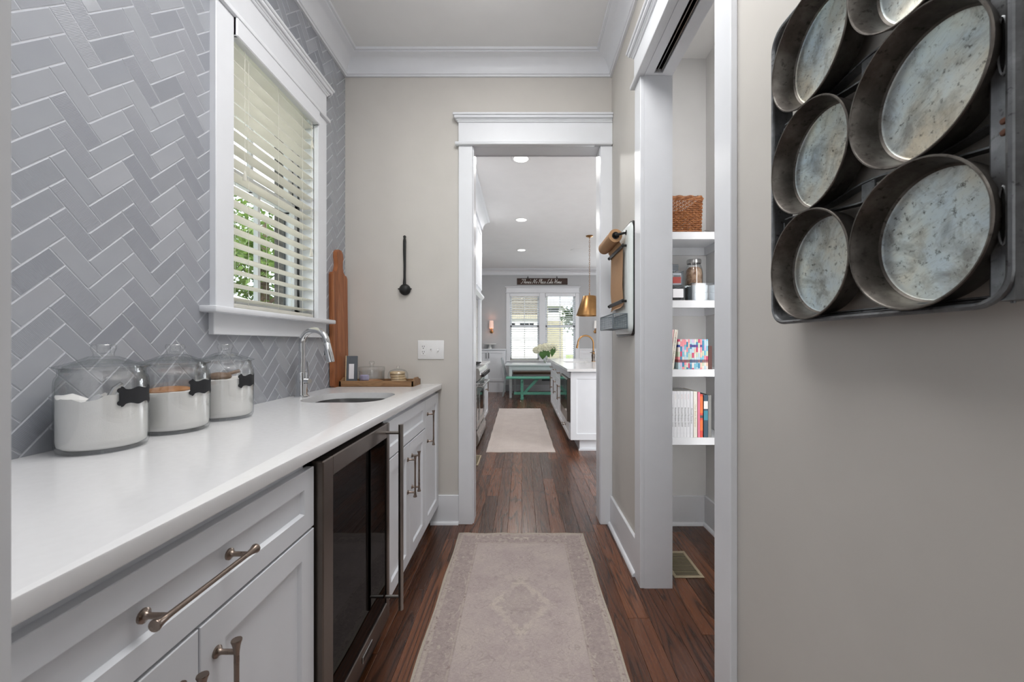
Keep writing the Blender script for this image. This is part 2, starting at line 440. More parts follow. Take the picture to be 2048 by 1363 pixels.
# ------------------------------------------------------------------ mesh tools
class MB:
    def __init__(s, M=None):
        s.bm = bmesh.new()
        s.M = M or Matrix.Identity(4)
        s.mi = 0
    def v(s, p):
        return s.bm.verts.new(s.M @ Vector(p))
    def f(s, vs):
        try:
            fc = s.bm.faces.new(vs)
            fc.material_index = s.mi
            return fc
        except ValueError:
            return None
    def box(s, x0, x1, y0, y1, z0, z1, bev=0.0, seg=1):
        a = [s.v((x, y, z)) for x in (x0, x1) for y in (y0, y1) for z in (z0, z1)]
        fs = [s.f([a[i] for i in q]) for q in ((0, 1, 3, 2), (4, 6, 7, 5), (0, 4, 5, 1), (2, 3, 7, 6), (0, 2, 6, 4), (1, 5, 7, 3))]
        if bev > 0:
            es = list({e for fc in fs for e in fc.edges})
            r = bmesh.ops.bevel(s.bm, geom=es, offset=bev, segments=seg, affect='EDGES', profile=0.5)
            for fc in r['faces']:
                fc.material_index = s.mi
        return s
    def ring(s, c, u, v, r, n, r2=None):
        c, u, v = Vector(c), Vector(u), Vector(v)
        r2 = r if r2 is None else r2
        return [s.v(c + u * (r * math.cos(2 * PI * i / n)) + v * (r2 * math.sin(2 * PI * i / n))) for i in range(n)]
    def bridge(s, a, b, closed=True):
        n = len(a)
        for i in range(n if closed else n - 1):
            j = (i + 1) % n
            s.f([a[i], a[j], b[j], b[i]])
    def cyl(s, p0, p1, r0, r1=None, n=16, caps=True):
        return s.tube([p0, p1], [r0, r0 if r1 is None else r1], n, caps=caps)
    def tube(s, pts, r, n=8, closed=False, caps=True):
        P = [Vector(p) for p in pts]
        k = len(P)
        rr = r if isinstance(r, (list, tuple)) else [r] * k
        rings = []
        up = None
        for i in range(k):
            if closed:
                t = P[(i + 1) % k] - P[i - 1]
            else:
                t = P[min(i + 1, k - 1)] - P[max(i - 1, 0)]
            t.normalize()
            if up is None:
                ref = Vector((0, 0, 1)) if abs(t.z) < 0.9 else Vector((1, 0, 0))
                up = (ref - t * ref.dot(t)).normalized()
            else:
                up = (up - t * up.dot(t))
                up = up.normalized() if up.length > 1e-6 else t.orthogonal().normalized()
            side = t.cross(up)
            rings.append(s.ring(P[i], up, side, rr[i], n))
        for a, b in zip(rings, rings[1:]):
            s.bridge(a, b)
        if closed:
            s.bridge(rings[-1], rings[0])
        elif caps:
            s.f(rings[0][::-1]); s.f(rings[-1])
        return s
    def lathe(s, prof, c=(0, 0, 0), n=32, axis='Z', cap0=False, cap1=False, mis=None):
        """prof: list of (radius, height along axis)"""
        c = Vector(c)
        ax = {'X': Vector((1, 0, 0)), 'Y': Vector((0, 1, 0)), 'Z': Vector((0, 0, 1))}[axis] if isinstance(axis, str) else Vector(axis).normalized()
        u = {'X': Vector((0, 1, 0)), 'Y': Vector((1, 0, 0)), 'Z': Vector((1, 0, 0))}[axis] if isinstance(axis, str) else ax.orthogonal().normalized()
        w = ax.cross(u)
        rings = []
        for (r, h) in prof:
            if r < 1e-6:
                rings.append([s.v(c + ax * h)])
            else:
                rings.append(s.ring(c + ax * h, u, w, r, n))
        for i, (a, b) in enumerate(zip(rings, rings[1:])):
            if mis:
                s.mi = mis[i]
            if len(a) == 1 and len(b) == 1:
                continue
            if len(a) == 1:
                for q in range(n):
                    s.f([a[0], b[q], b[(q + 1) % n]])
            elif len(b) == 1:
                for q in range(n):
                    s.f([a[q], a[(q + 1) % n], b[0]])
            else:
                s.bridge(a, b)
        if cap0 and len(rings[0]) > 1:
            s.f(rings[0][::-1])
        if cap1 and len(rings[-1]) > 1:
            s.f(rings[-1])
        return s
    def prism(s, poly, fn, d0, d1):
        """poly: 2D outline; fn(u, v, d) -> 3D"""
        a = [s.v(fn(u, v, d0)) for u, v in poly]
        b = [s.v(fn(u, v, d1)) for u, v in poly]
        s.f(a[::-1]); s.f(b)
        s.bridge(a, b)
        return s
    def sphere(s, c, r, seg=16, rings=10, scale=(1, 1, 1)):
        prof = [(r * math.sin(PI * i / rings), -r * math.cos(PI * i / rings)) for i in range(rings + 1)]
        c = Vector(c)
        rs = []
        for (q, h) in prof:
            if q < 1e-6:
                rs.append([s.v((c.x, c.y, c.z + h * scale[2]))])
            else:
                rs.append([s.v((c.x + q * scale[0] * math.cos(2 * PI * i / seg), c.y + q * scale[1] * math.sin(2 * PI * i / seg), c.z + h * scale[2])) for i in range(seg)])
        for a, b in zip(rs, rs[1:]):
            if len(a) == 1:
                for q in range(seg):
                    s.f([a[0], b[(q + 1) % seg], b[q]])
            elif len(b) == 1:
                for q in range(seg):
                    s.f([a[q], a[(q + 1) % seg], b[0]])
            else:
                s.bridge(a, b)
        return s

WORIG = {}
def finish(name, mb, mats, origin, parent=None, smooth=35):
    me = bpy.data.meshes.new(name)
    bmesh.ops.recalc_face_normals(mb.bm, faces=mb.bm.faces[:])
    if origin is not None:
        bmesh.ops.translate(mb.bm, verts=mb.bm.verts[:], vec=-Vector(origin))
    mb.bm.to_mesh(me)
    mb.bm.free()
    for mt in (mats if isinstance(mats, (list, tuple)) else [mats]):
        me.materials.append(MATS[mt])
    if smooth:
        me.polygons.foreach_set('use_smooth', [True] * len(me.polygons))
        me.set_sharp_from_angle(angle=R(smooth))
    o = bpy.data.objects.new(name, me)
    C.objects.link(o)
    if parent is not None:
        o.parent = parent
    return o

def tag(o, label=None, cat=None, group=None, kind=None):
    if label: o['label'] = label
    if cat: o['category'] = cat
    if group: o['group'] = group
    if kind: o['kind'] = kind
    return o

def thing(name, label, cat, loc, group=None):
    o = bpy.data.objects.new(name, None)
    C.objects.link(o)
    o.location = loc
    o.empty_display_size = 0.05
    WORIG[o.name] = Vector(loc)
    tag(o, label, cat, group)
    return o

def part(name, mb, mat, parent, smooth=35, label=None):
    """geometry given in world coordinates, attached to a thing / structure / part"""
    org = WORIG[parent.name]
    o = finish(name, mb, mat, org, parent, smooth)
    WORIG[o.name] = org
    if label: o['label'] = label
    return o

def solo(name, mb, mat, label, cat, group=None, smooth=35):
    """a thing that is a single mesh: origin at the middle of its base"""
    vs_ = [v.co for v in mb.bm.verts]
    org = Vector(((min(v.x for v in vs_) + max(v.x for v in vs_)) / 2, (min(v.y for v in vs_) + max(v.y for v in vs_)) / 2, min(v.z for v in vs_)))
    o = finish(name, mb, mat, org, None, smooth)
    o.location = org
    WORIG[o.name] = org
    return tag(o, label, cat, group)

def struct(name, mb, mat, label=None, smooth=35):
    o = finish(name, mb, mat, None, None, smooth)
    WORIG[o.name] = Vector((0, 0, 0))
    return tag(o, label, kind='structure')

def copy_tree(o, loc, parent=None):
    c = o.copy()
    C.objects.link(c)
    if parent is None:
        c.location = loc
        WORIG[c.name] = Vector(loc)
    else:
        c.parent = parent
    for ch in list(o.children):
        copy_tree(ch, None, c)
    return c

def text_into(mb, txt, size, fn, shear=0.0, depth=0.0004, align='CENTER', width=None):
    """flat lettering as thin real geometry; fn(x, y, d) maps text plane to world"""
    cu = bpy.data.curves.new('t', 'FONT')
    cu.body = txt
    cu.size = size
    cu.shear = shear
    cu.align_x = align
    cu.align_y = 'CENTER'
    cu.resolution_u = 2
    ob = bpy.data.objects.new('t', cu)
    C.objects.link(ob)
    dg = bpy.context.evaluated_depsgraph_get()
    me = bpy.data.meshes.new_from_object(ob.evaluated_get(dg))
    sx = 1.0
    if width and len(me.vertices):
        xs = [v.co.x for v in me.vertices]
        sx = width / max(1e-6, max(xs) - min(xs))
    vs_ = [mb.v(fn(v.co.x * sx, v.co.y, depth)) for v in me.vertices]
    for p in me.polygons:
        mb.f([vs_[i] for i in p.vertices])
    bpy.data.objects.remove(ob)
    bpy.data.curves.remove(cu)
    bpy.data.meshes.remove(me)

def lerp(a, b, t):
    return a + (b - a) * t

# frames: (u along the wall, v up, w out of the wall into the room)
def FR_left(x):   # wall whose face looks to +X
    return Matrix(((0, 0, 1, x), (1, 0, 0, 0), (0, 1, 0, 0), (0, 0, 0, 1)))
def FR_right(x):  # wall whose face looks to -X
    return Matrix(((0, 0, -1, x), (1, 0, 0, 0), (0, 1, 0, 0), (0, 0, 0, 1)))
def FR_back(y):   # wall whose face looks to -Y
    return Matrix(((1, 0, 0, 0), (0, 0, -1, y), (0, 1, 0, 0), (0, 0, 0, 1)))

# ------------------------------------------------------------------ room sizes (metres)
XL, XR, YB = -1.168, 0.593, 2.66      # tiled wall face, right wall face, back wall face
CEIL = 3.06
WT = 0.118                            # partition thickness
HC = 0.92                             # countertop height
HEAD = 2.483                          # door head
WY0, WY1, WZ0, WZ1 = 1.60, 2.26, 1.325, 2.483   # window opening in the tiled wall
KY = 10.15                            # far kitchen wall

def wall_boxes(mb, u0, u1, v0, v1, w0, w1, holes):
    """a wall slab in a frame with rectangular holes (u0,u1,v0,v1), holes sorted along u"""
    cu = u0
    for (a, b, c, d) in holes:
        if a > cu:
            mb.box(cu, a, v0, v1, w0, w1)
        if c > v0:
            mb.box(a, b, v0, c, w0, w1)
        if d < v1:
            mb.box(a, b, d, v1, w0, w1)
        cu = b
    if u1 > cu:
        mb.box(cu, u1, v0, v1, w0, w1)

# ------------------------------------------------------------------ shell
mb = MB(); mb.box(-2.4, 4.4, -3.2, KY + 0.15, -0.2, -0.014)
floor = struct('floor', mb, 'oak_floor', 'dark stained oak plank floor')
mb = MB()
for (a, b, c, d) in ((-2.4, -0.645, -3.2, KY), (1.287, 4.4, -3.2, KY), (-0.645, 1.287, -3.2, 0.24)):
    mb.box(a, b, c, d, -0.014, -0.0005)
part('floor_boards_edge', mb, 'oak_floor', floor)['kind'] = 'stuff'
PW = 0.092
ncol = 21
plank_mesh = {}
def plank_mesh_for(L):
    key = round(L, 3)
    if key not in plank_mesh:
        b = MB(); b.box(-PW / 2 + 0.0004, PW / 2 - 0.0004, -L / 2 + 0.0005, L / 2 - 0.0005, -0.013, 0, bev=0.0011)
        me = bpy.data.meshes.new('plank')
        bmesh.ops.recalc_face_normals(b.bm, faces=b.bm.faces[:])
        b.bm.to_mesh(me); b.bm.free()
        me.materials.append(MATS['oak_floor'])
        plank_mesh[key] = me
    return plank_mesh[key]
prnd = random.Random(21)
for i in range(ncol):
    x = -0.645 + PW * (i + 0.5)
    y = 0.24 - prnd.choice([0, 0.3, 0.6])
    first = True
    while y < KY:
        L = prnd.choice([0.7, 0.9, 1.1, 1.3, 1.5])
        y0, y1 = max(y, 0.24), min(y + L, KY)
        if y1 - y0 > 0.1:
            o = bpy.data.objects.new('plank', plank_mesh_for(y1 - y0))
            C.objects.link(o)
            o.location = (x, (y0 + y1) / 2, 0)
            o.parent = floor
        y += L

mb = MB(); mb.box(-2.4, 4.4, -3.2, KY + 0.15, CEIL, CEIL + 0.25)
struct('ceiling', mb, 'ceiling_paint', 'flat white ceiling')

# left wall with the window hole, exterior stone veneer
mb = MB(FR_left(XL)); wall_boxes(mb, 0.2, YB + WT, 0, CEIL, -0.16, -0.0016, [(WY0 - 0.02, WY1 + 0.02, WZ0 - 0.03, WZ1 + 0.02)])
wall_left = struct('wall_left', mb, 'grout', 'wall clad in glossy grey herringbone tiles')
mb = MB(FR_left(XL)); wall_boxes(mb, 0.2, YB + WT, -0.4, CEIL, -0.235, -0.16, [(WY0 - 0.02, WY1 + 0.02, WZ0 - 0.03, WZ1 + 0.02)])
mtr = NT('stone_veneer')
vv = mtr.coord()
mtr.bs(color=mtr.ramp(mtr.noise(vv, 28, 5, 0.65), [(0.35, lin(62, 60, 58)), (0.65, lin(112, 108, 102))]), rough=0.9)
MATS['stone_veneer'] = mtr.m
part('stone_veneer', mb, 'stone_veneer', wall_left)

# back wall (partition to the kitchen) with the doorway
mb = MB(FR_back(YB)); wall_boxes(mb, XL - 0.16, 4.4, 0, CEIL, -WT, 0, [(-0.338, 0.533, 0, HEAD + 0.02)])
wall_back = struct('wall_back', mb, 'wall_paint', 'greige painted wall with the kitchen doorway')
# right wall with the closet opening
mb = MB(FR_right(XR)); wall_boxes(mb, 0.2, YB, 0, CEIL, -WT, 0, [(1.18, 1.97, 0, HEAD + 0.02)])
wall_right = struct('wall_right', mb, 'wall_paint', 'greige painted wall with the closet opening')
# wall the camera looks through
mb = MB(FR_back(0.2)); wall_boxes(mb, -2.4, 4.4, 0, CEIL, -0.09, 0, [(-0.368, XR, 0, HEAD)])
struct('wall_front', mb, 'trim_white', 'end wall beside the pantry entrance')
# entry room behind the camera
mb = MB(); mb.box(-2.4, -2.3, -3.2, 0.2, 0, CEIL); struct('wall_entry_left', mb, 'wall_paint')
mb = MB(); mb.box(4.3, 4.4, -3.2, 0.2, 0, CEIL); struct('wall_entry_right', mb, 'wall_paint')
mb = MB(); mb.box(-2.3, 4.3, -3.2, -3.1, 0, CEIL); struct('wall_entry_back', mb, 'wall_paint')
# closet
mb = MB(); mb.box(1.21, 1.33, 0.29, YB, 0, CEIL); struct('wall_closet_right', mb, 'closet_paint', 'white closet side wall')
mb = MB(); mb.box(XR + WT, 1.21, YB - 0.012, YB, 0, CEIL); struct('wall_closet_back', mb, 'closet_paint', 'white closet back wall')
# kitchen
mb = MB(); mb.box(-1.33, -1.2, YB + WT, KY + 0.15, 0, CEIL); struct('wall_kitchen_left', mb, 'kitchen_paint', 'grey kitchen side wall')
mb = MB(); mb.box(4.2, 4.4, YB + WT, KY + 0.15, 0, CEIL); struct('wall_kitchen_right', mb, 'kitchen_paint', 'grey kitchen side wall beyond the island')
KW = [(-0.31, 0.44), (0.586, 1.35)]
KZ0, KZ1 = 0.76, 2.46
mb = MB(FR_back(KY)); wall_boxes(mb, -1.33, 4.4, 0, CEIL, -0.15, 0, [(a - 0.005, b + 0.005, KZ0, KZ1) for a, b in KW])
wall_kb = struct('wall_kitchen_back', mb, 'kitchen_paint', 'grey breakfast room wall with the window pair')

# ------------------------------------------------------------------ herringbone tiles
TW, TL, TG = 0.0524, 0.1285, 0.0019
def clip(poly, a, b, c):     # keep a*u + b*v <= c
    out = []
    for i in range(len(poly)):
        p, q = poly[i], poly[(i + 1) % len(poly)]
        dp, dq = a * p[0] + b * p[1] - c, a * q[0] + b * q[1] - c
        if dp <= 0: out.append(p)
        if dp * dq < 0:
            t = dp / (dp - dq)
            out.append((lerp(p[0], q[0], t), lerp(p[1], q[1], t)))
    return out
def area(p):
    return 0.5 * sum(p[i][0] * p[(i + 1) % len(p)][1] - p[(i + 1) % len(p)][0] * p[i][1] for i in range(len(p)))
def inset(poly, d):
    n = len(poly); out = []
    for i in range(n):
        p0, p1, p2 = Vector(poly[i - 1]), Vector(poly[i]), Vector(poly[(i + 1) % n])
        e1, e2 = (p1 - p0), (p2 - p1)
        if e1.length < 1e-6 or e2.length < 1e-6:
            out.append(tuple(p1)); continue
        e1.normalize(); e2.normalize()
        n1, n2 = Vector((-e1.y, e1.x)), Vector((-e2.y, e2.x))
        bis = n1 + n2
        if bis.length < 1e-4:
            out.append(tuple(p1)); continue
        bis.normalize()
        out.append(tuple(p1 + bis * (d / max(0.35, bis.dot(n1)))))
    return out
TU0, TU1, TV0, TV1 = 0.29, YB, HC - 0.01, CEIL - 0.10
HOLE = (WY0 - 0.055, WY1 + 0.055, WZ0 - 0.06, WZ1 + 0.08)
s2 = math.sqrt(0.5)
d1, n1_ = Vector((s2, s2)), Vector((-s2, s2))
d2, n2_ = Vector((s2, -s2)), Vector((s2, s2))
A0 = Vector((1.1212, 1.889))
tiles = []
for c in range(-6, 10):
    for k in range(-22, 24):
        A = A0 + Vector((math.sqrt(2) * TL * c, math.sqrt(2) * TW * k))
        B = A + d1 * TL + n1_ * TW
        for org, dd, nn, ang in ((A, d1, n1_, R(45)), (B, d2, n2_, R(-45))):
            cen = org + dd * (TL / 2) + nn * (TW / 2)
            hl, hw = TL / 2 - TG / 2, TW / 2 - TG / 2
            poly = [cen + dd * sx * hl + nn * sy * hw for sx, sy in ((-1, -1), (1, -1), (1, 1), (-1, 1))]
            poly = [tuple(p) for p in poly]
            q = poly
            for (a, b, cc) in ((-1, 0, -TU0), (1, 0, TU1), (0, -1, -TV0), (0, 1, TV1)):
                q = clip(q, a, b, cc) if q else q
            if not q or area(q) < 1e-5:
                continue
            us = [p[0] for p in q]; vs2 = [p[1] for p in q]
            if max(us) > HOLE[0] and min(us) < HOLE[1] and max(vs2) > HOLE[2] and min(vs2) < HOLE[3]:
                ps = [clip(q, 1, 0, HOLE[0]), clip(q, -1, 0, -HOLE[1])]
                mid = clip(clip(q, -1, 0, -HOLE[0]), 1, 0, HOLE[1]) if q else []
                if mid:
                    ps += [clip(mid, 0, 1, HOLE[2]), clip(mid, 0, -1, -HOLE[3])]
                ps = [p for p in ps if len(p) > 2 and area(p) > 2e-5]
            else:
                ps = [q]
            if not ps:
                continue
            whole = len(ps) == 1 and abs(area(ps[0]) - 4 * hl * hw) < 1e-7
            seen = sum(area(p) for p in ps) / max(cen.x, 0.5) ** 2
            if cen.x < 0.93: seen *= 0.001
            tiles.append((seen, cen, ang, ps, whole))
tiles.sort(key=lambda t: -t[0])
trnd = random.Random(5)
def tile_geo(mb, ps, fn):
    for p in ps:
        q = inset(p, 0.0019)
        if area(q) < 5e-6:
            q = inset(p, 0.0004)
        base = [mb.v(fn(u, v, -0.005)) for u, v in p]
        mid = [mb.v(fn(u, v, -0.0012)) for u, v in p]
        top = [mb.v(fn(u, v, 0.0)) for u, v in q]
        mb.mi = 1; mb.bridge(base, mid); mb.bridge(mid, top); mb.mi = 0; mb.f(top)
shared = {}
stuff = MB()
for idx, (seen, cen, ang, ps, whole) in enumerate(tiles):
    ribbed = trnd.random() < 0.55
    if idx >= 300:
        tile_geo(stuff, ps, lambda u, v, d: (XL + d, u, v))
        continue
    ca, sa = math.cos(ang), math.sin(ang)
    loc = [[((u - cen.x) * ca + (v - cen.y) * sa, -(u - cen.x) * sa + (v - cen.y) * ca) for u, v in p] for p in ps]
    key = ('r' if ribbed else 's') if whole else None
    if key and key in shared:
        me = shared[key]
    else:
        b = MB(); tile_geo(b, loc, lambda u, v, d: (u, v, d))
        bmesh.ops.recalc_face_normals(b.bm, faces=b.bm.faces[:])
        me = bpy.data.meshes.new('tile')
        b.bm.to_mesh(me); b.bm.free()
        # open shell: make sure the face looks into the room
        if sum(p.normal.z * p.area for p in me.polygons) < 0:
            me.flip_normals()
        me.materials.append(MATS['tile_ribbed' if ribbed else 'tile_smooth']); me.materials.append(MATS['tile_edge'])
        if key:
            shared[key] = me
    o = bpy.data.objects.new('tile', me)
    C.objects.link(o)
    # local x along the tile, local z out of the wall
    tilt = trnd.uniform(-0.006, 0.006); tilt2 = trnd.uniform(-0.006, 0.006)
    o.matrix_world = FR_left(XL) @ Matrix.Translation((cen.x, cen.y, 0)) @ Matrix.Rotation(ang, 4, 'Z') @ Matrix.Rotation(tilt, 4, 'X') @ Matrix.Rotation(tilt2, 4, 'Y')
    mw = o.matrix_world.copy()
    o.parent = wall_left
    o.matrix_world = mw
if len(tiles) > 300:
    part('tile_field', stuff, ['tile_smooth', 'tile_edge'], wall_left, smooth=0)['kind'] = 'stuff'

# ------------------------------------------------------------------ mouldings
def crown(name, pts_fn, n):
    """pts_fn(p, d) -> list of path points for a profile point (p out from wall, d below ceiling)"""
    prof = [(0.0, 0.118), (0.014, 0.118), (0.016, 0.108), (0.022, 0.106)]
    for i in range(1, 9):       # cove
        t = i / 9 * PI / 2
        prof.append((0.022 + 0.082 * (1 - math.cos(t)), 0.106 - 0.082 * math.sin(t)))
    prof += [(0.104, 0.02), (0.104, 0.013), (0.118, 0.013), (0.12, 0.0), (0.0, 0.0)]
    mb = MB()
    rows = [[mb.v(p) for p in pts_fn(p, d)] for p, d in prof]
    for a, b in zip(rows, rows[1:] + rows[:1]):
        for i in range(len(a) - 1):
            mb.f([a[i], a[i + 1], b[i + 1], b[i]])
    return struct(name, mb, 'trim_white', 'white cove crown moulding', smooth=30)
crown('trim_1', lambda p, d: [(XL + p, 0.29, CEIL - d), (XL + p, YB - p, CEIL - d), (XR - p, YB - p, CEIL - d), (XR - p, 0.29, CEIL - d)], 4)
crown('trim_2', lambda p, d: [(-1.2, KY - p * 1.2, CEIL - d * 1.25), (4.2, KY - p * 1.2, CEIL - d * 1.25)], 2)

def head_trim(mb, u0, u1, v, ret0=True, ret1=True, front=0.02, k=1.0):
    """craftsman head: bead, frieze, stepped cap; u0..u1 = outer casing width"""
    e0 = 0.022 if ret0 else 0; e1 = 0.022 if ret1 else 0
    mb.box(u0 - e0, u1 + e1, v, v + 0.021 * k, 0, front + 0.02, bev=0.006, seg=2)
    mb.box(u0, u1, v + 0.021 * k, v + 0.152 * k, 0, front + 0.003)
    for (o, a, b, dpt) in ((0.008, 0.150, 0.163, 0.012), (0.016, 0.161, 0.172, 0.018), (0.026, 0.170, 0.188, 0.030), (0.034, 0.186, 0.201, 0.038)):
        mb.box(u0 - (o if ret0 else 0), u1 + (o if ret1 else 0), v + a * k, v + b * k, 0, front + dpt, bev=0.004)

# kitchen doorway: casing, jambs
mb = MB(FR_back(YB))
mb.box(-0.416, -0.325, 0, HEAD, 0, 0.02, bev=0.002)
mb.box(0.515, XR, 0, HEAD, 0, 0.02, bev=0.002)
head_trim(mb, -0.416, XR - 0.001, HEAD, True, False)
mb.box(-0.338, -0.318, 0, HEAD, -WT - 0.004, 0.002)
mb.box(0.513, 0.533, 0, HEAD, -WT - 0.004, 0.002)
mb.box(-0.338, 0.533, HEAD, HEAD + 0.02, -WT - 0.004, 0.002)
mb.box(-0.410, -0.321, 0, HEAD, -WT - 0.02, -WT)
mb.box(0.516, 0.605, 0, HEAD, -WT - 0.02, -WT)
mb.box(-0.41, 0.605, HEAD, HEAD + 0.15, -WT - 0.02, -WT)
struct('trim_3', mb, 'trim_white', 'white craftsman casing around the kitchen doorway')

# closet opening: casing, jambs, pocket door track
mb = MB(FR_right(XR))
mb.box(1.106, 1.20, 0, HEAD, 0, 0.02, bev=0.002)
mb.box(1.95, 2.047, 0, HEAD, 0, 0.02, bev=0.002)
head_trim(mb, 1.106, 2.047, HEAD)
mb.box(1.95, 1.97, 0, HEAD, -WT, 0.001)                # strike jamb
mb.box(1.18, 1.20, 0, HEAD, -0.036, 0.001)             # split jamb of the pocket
mb.box(1.18, 1.20, 0, HEAD, -WT, -0.082)
mb.box(1.18, 1.97, HEAD, HEAD + 0.02, -0.040, 0.001)   # head jamb in two strips
mb.box(1.18, 1.97, HEAD, HEAD + 0.02, -WT, -0.082)
mb.box(1.93, 1.97, HEAD, HEAD + 0.02, -0.082, -0.040)
mb.box(1.95, 2.04, 0, HEAD, -WT - 0.018, -WT)          # closet side casing
mb.box(1.11, 1.20, 0, HEAD, -WT - 0.018, -WT)
mb.box(1.11, 2.04, HEAD, HEAD + 0.1, -WT - 0.018, -WT)
trim4 = struct('trim_4', mb, 'trim_white', 'white craftsman casing around the closet opening')
mb = MB(FR_right(XR))
mb.box(1.18, 1.94, HEAD + 0.02, HEAD + 0.024, -0.09, -0.03)
part('track_recess', mb, 'dark_void', trim4)
mb = MB(FR_right(XR))
mb.box(1.18, 1.925, HEAD + 0.004, HEAD + 0.02, -0.075, -0.071)
mb.box(1.18, 1.925, HEAD + 0.004, HEAD + 0.02, -0.056, -0.052)
part('track_rail', mb, 'stainless', trim4)

def baseboard(name, M, u0, u1, h=0.19, shoe=True, d=0.016, back=0.0):
    mb = MB(M)
    mb.box(u0, u1, 0, h, back, d, bev=0.003)
    if shoe:
        q = [(d, 0.0)] + [(d + 0.016 * math.cos(t * PI / 8), 0.02 * math.sin(t * PI / 8)) for t in range(0, 5)]
        mb.prism(q, lambda a, b, s_: (s_, b, a), u0, u1)
    return struct(name, mb, 'trim_white', 'white baseboard with shoe moulding')
baseboard('baseboard_back', FR_back(YB), -0.60, -0.416)
baseboard('baseboard_right', FR_right(XR), 2.047, YB - 0.02)
baseboard('baseboard_right_near', FR_right(XR), 0.29, 1.106)
baseboard('baseboard_closet_back', FR_back(YB - 0.012), XR + WT, 1.21)
baseboard('baseboard_closet_right', FR_right(1.21), 0.4, YB - 0.012)
baseboard('baseboard_kitchen_back', FR_back(KY), -0.40, 4.2, 0.15)

# ------------------------------------------------------------------ window in the tiled wall
mb = MB(FR_left(XL))
mb.box(1.505, 1.60, WZ0, WZ1, -0.005, 0.024, bev=0.002)
mb.box(2.26, 2.357, WZ0, WZ1, -0.005, 0.024, bev=0.002)
head_trim(mb, 1.505, 2.357, WZ1)
mb.box(1.50, 2.362, WZ0 - 0.105, WZ0 - 0.02, -0.005, 0.02, bev=0.002)                     # apron
mb.box(1.455, 2.395, WZ0 - 0.024, WZ0, -0.005, 0.062, bev=0.006, seg=2)                   # stool nosing
mb.box(WY0 - 0.02, WY1 + 0.02, WZ0 - 0.03, WZ0, -0.165, 0.0)                              # sill board
mb.box(WY0 - 0.02, WY0, WZ0, WZ1 + 0.02, -0.165, 0.0)                                     # jambs
mb.box(WY1, WY1 + 0.02, WZ0, WZ1 + 0.02, -0.165, 0.0)
mb.box(WY0 - 0.02, WY1 + 0.02, WZ1, WZ1 + 0.02, -0.165, 0.0)
win1 = struct('window_1', mb, 'trim_white', 'white double-hung window with craftsman trim')
zm = 1.93
def sash(M, u0, u1, v0, v1, w0, w1, fr, mun_u, parent, mat='window_vinyl'):
    mb = MB(M)
    mb.box(u0, u1, v0, v0 + fr * 1.3, w0, w1, bev=0.002)
    mb.box(u0, u1, v1 - fr, v1, w0, w1, bev=0.002)
    mb.box(u0, u0 + fr, v0, v1, w0, w1, bev=0.002)
    mb.box(u1 - fr, u1, v0, v1, w0, w1, bev=0.002)
    for u in mun_u:
        mb.box(u - 0.009, u + 0.009, v0, v1, w0 + 0.004, w1 - 0.004)
    s_ = part('sash', mb, mat, parent)
    mb = MB(M)
    mb.box(u0 + fr * 0.7, u1 - fr * 0.7, v0 + fr * 0.7, v1 - fr * 0.7, (w0 + w1) / 2 - 0.003, (w0 + w1) / 2 + 0.003)
    part('pane', mb, 'pane_glass', s_)
Ml = FR_left(XL)
sash(Ml, WY0 + 0.004, WY1 - 0.004, WZ0 + 0.004, zm + 0.02, -0.118, -0.088, 0.034, [1.93], win1)
sash(Ml, WY0 + 0.004, WY1 - 0.004, zm - 0.02, WZ1 - 0.004, -0.15, -0.122, 0.034, [1.93], win1)
mb = MB(Ml)
for w_ in (-0.165, -0.121, -0.087):
    mb.box(WY1 - 0.012, WY1 + 0.001, WZ0, WZ1, w_, w_ + 0.005)
part('sash_track', mb, 'track_dark', win1)

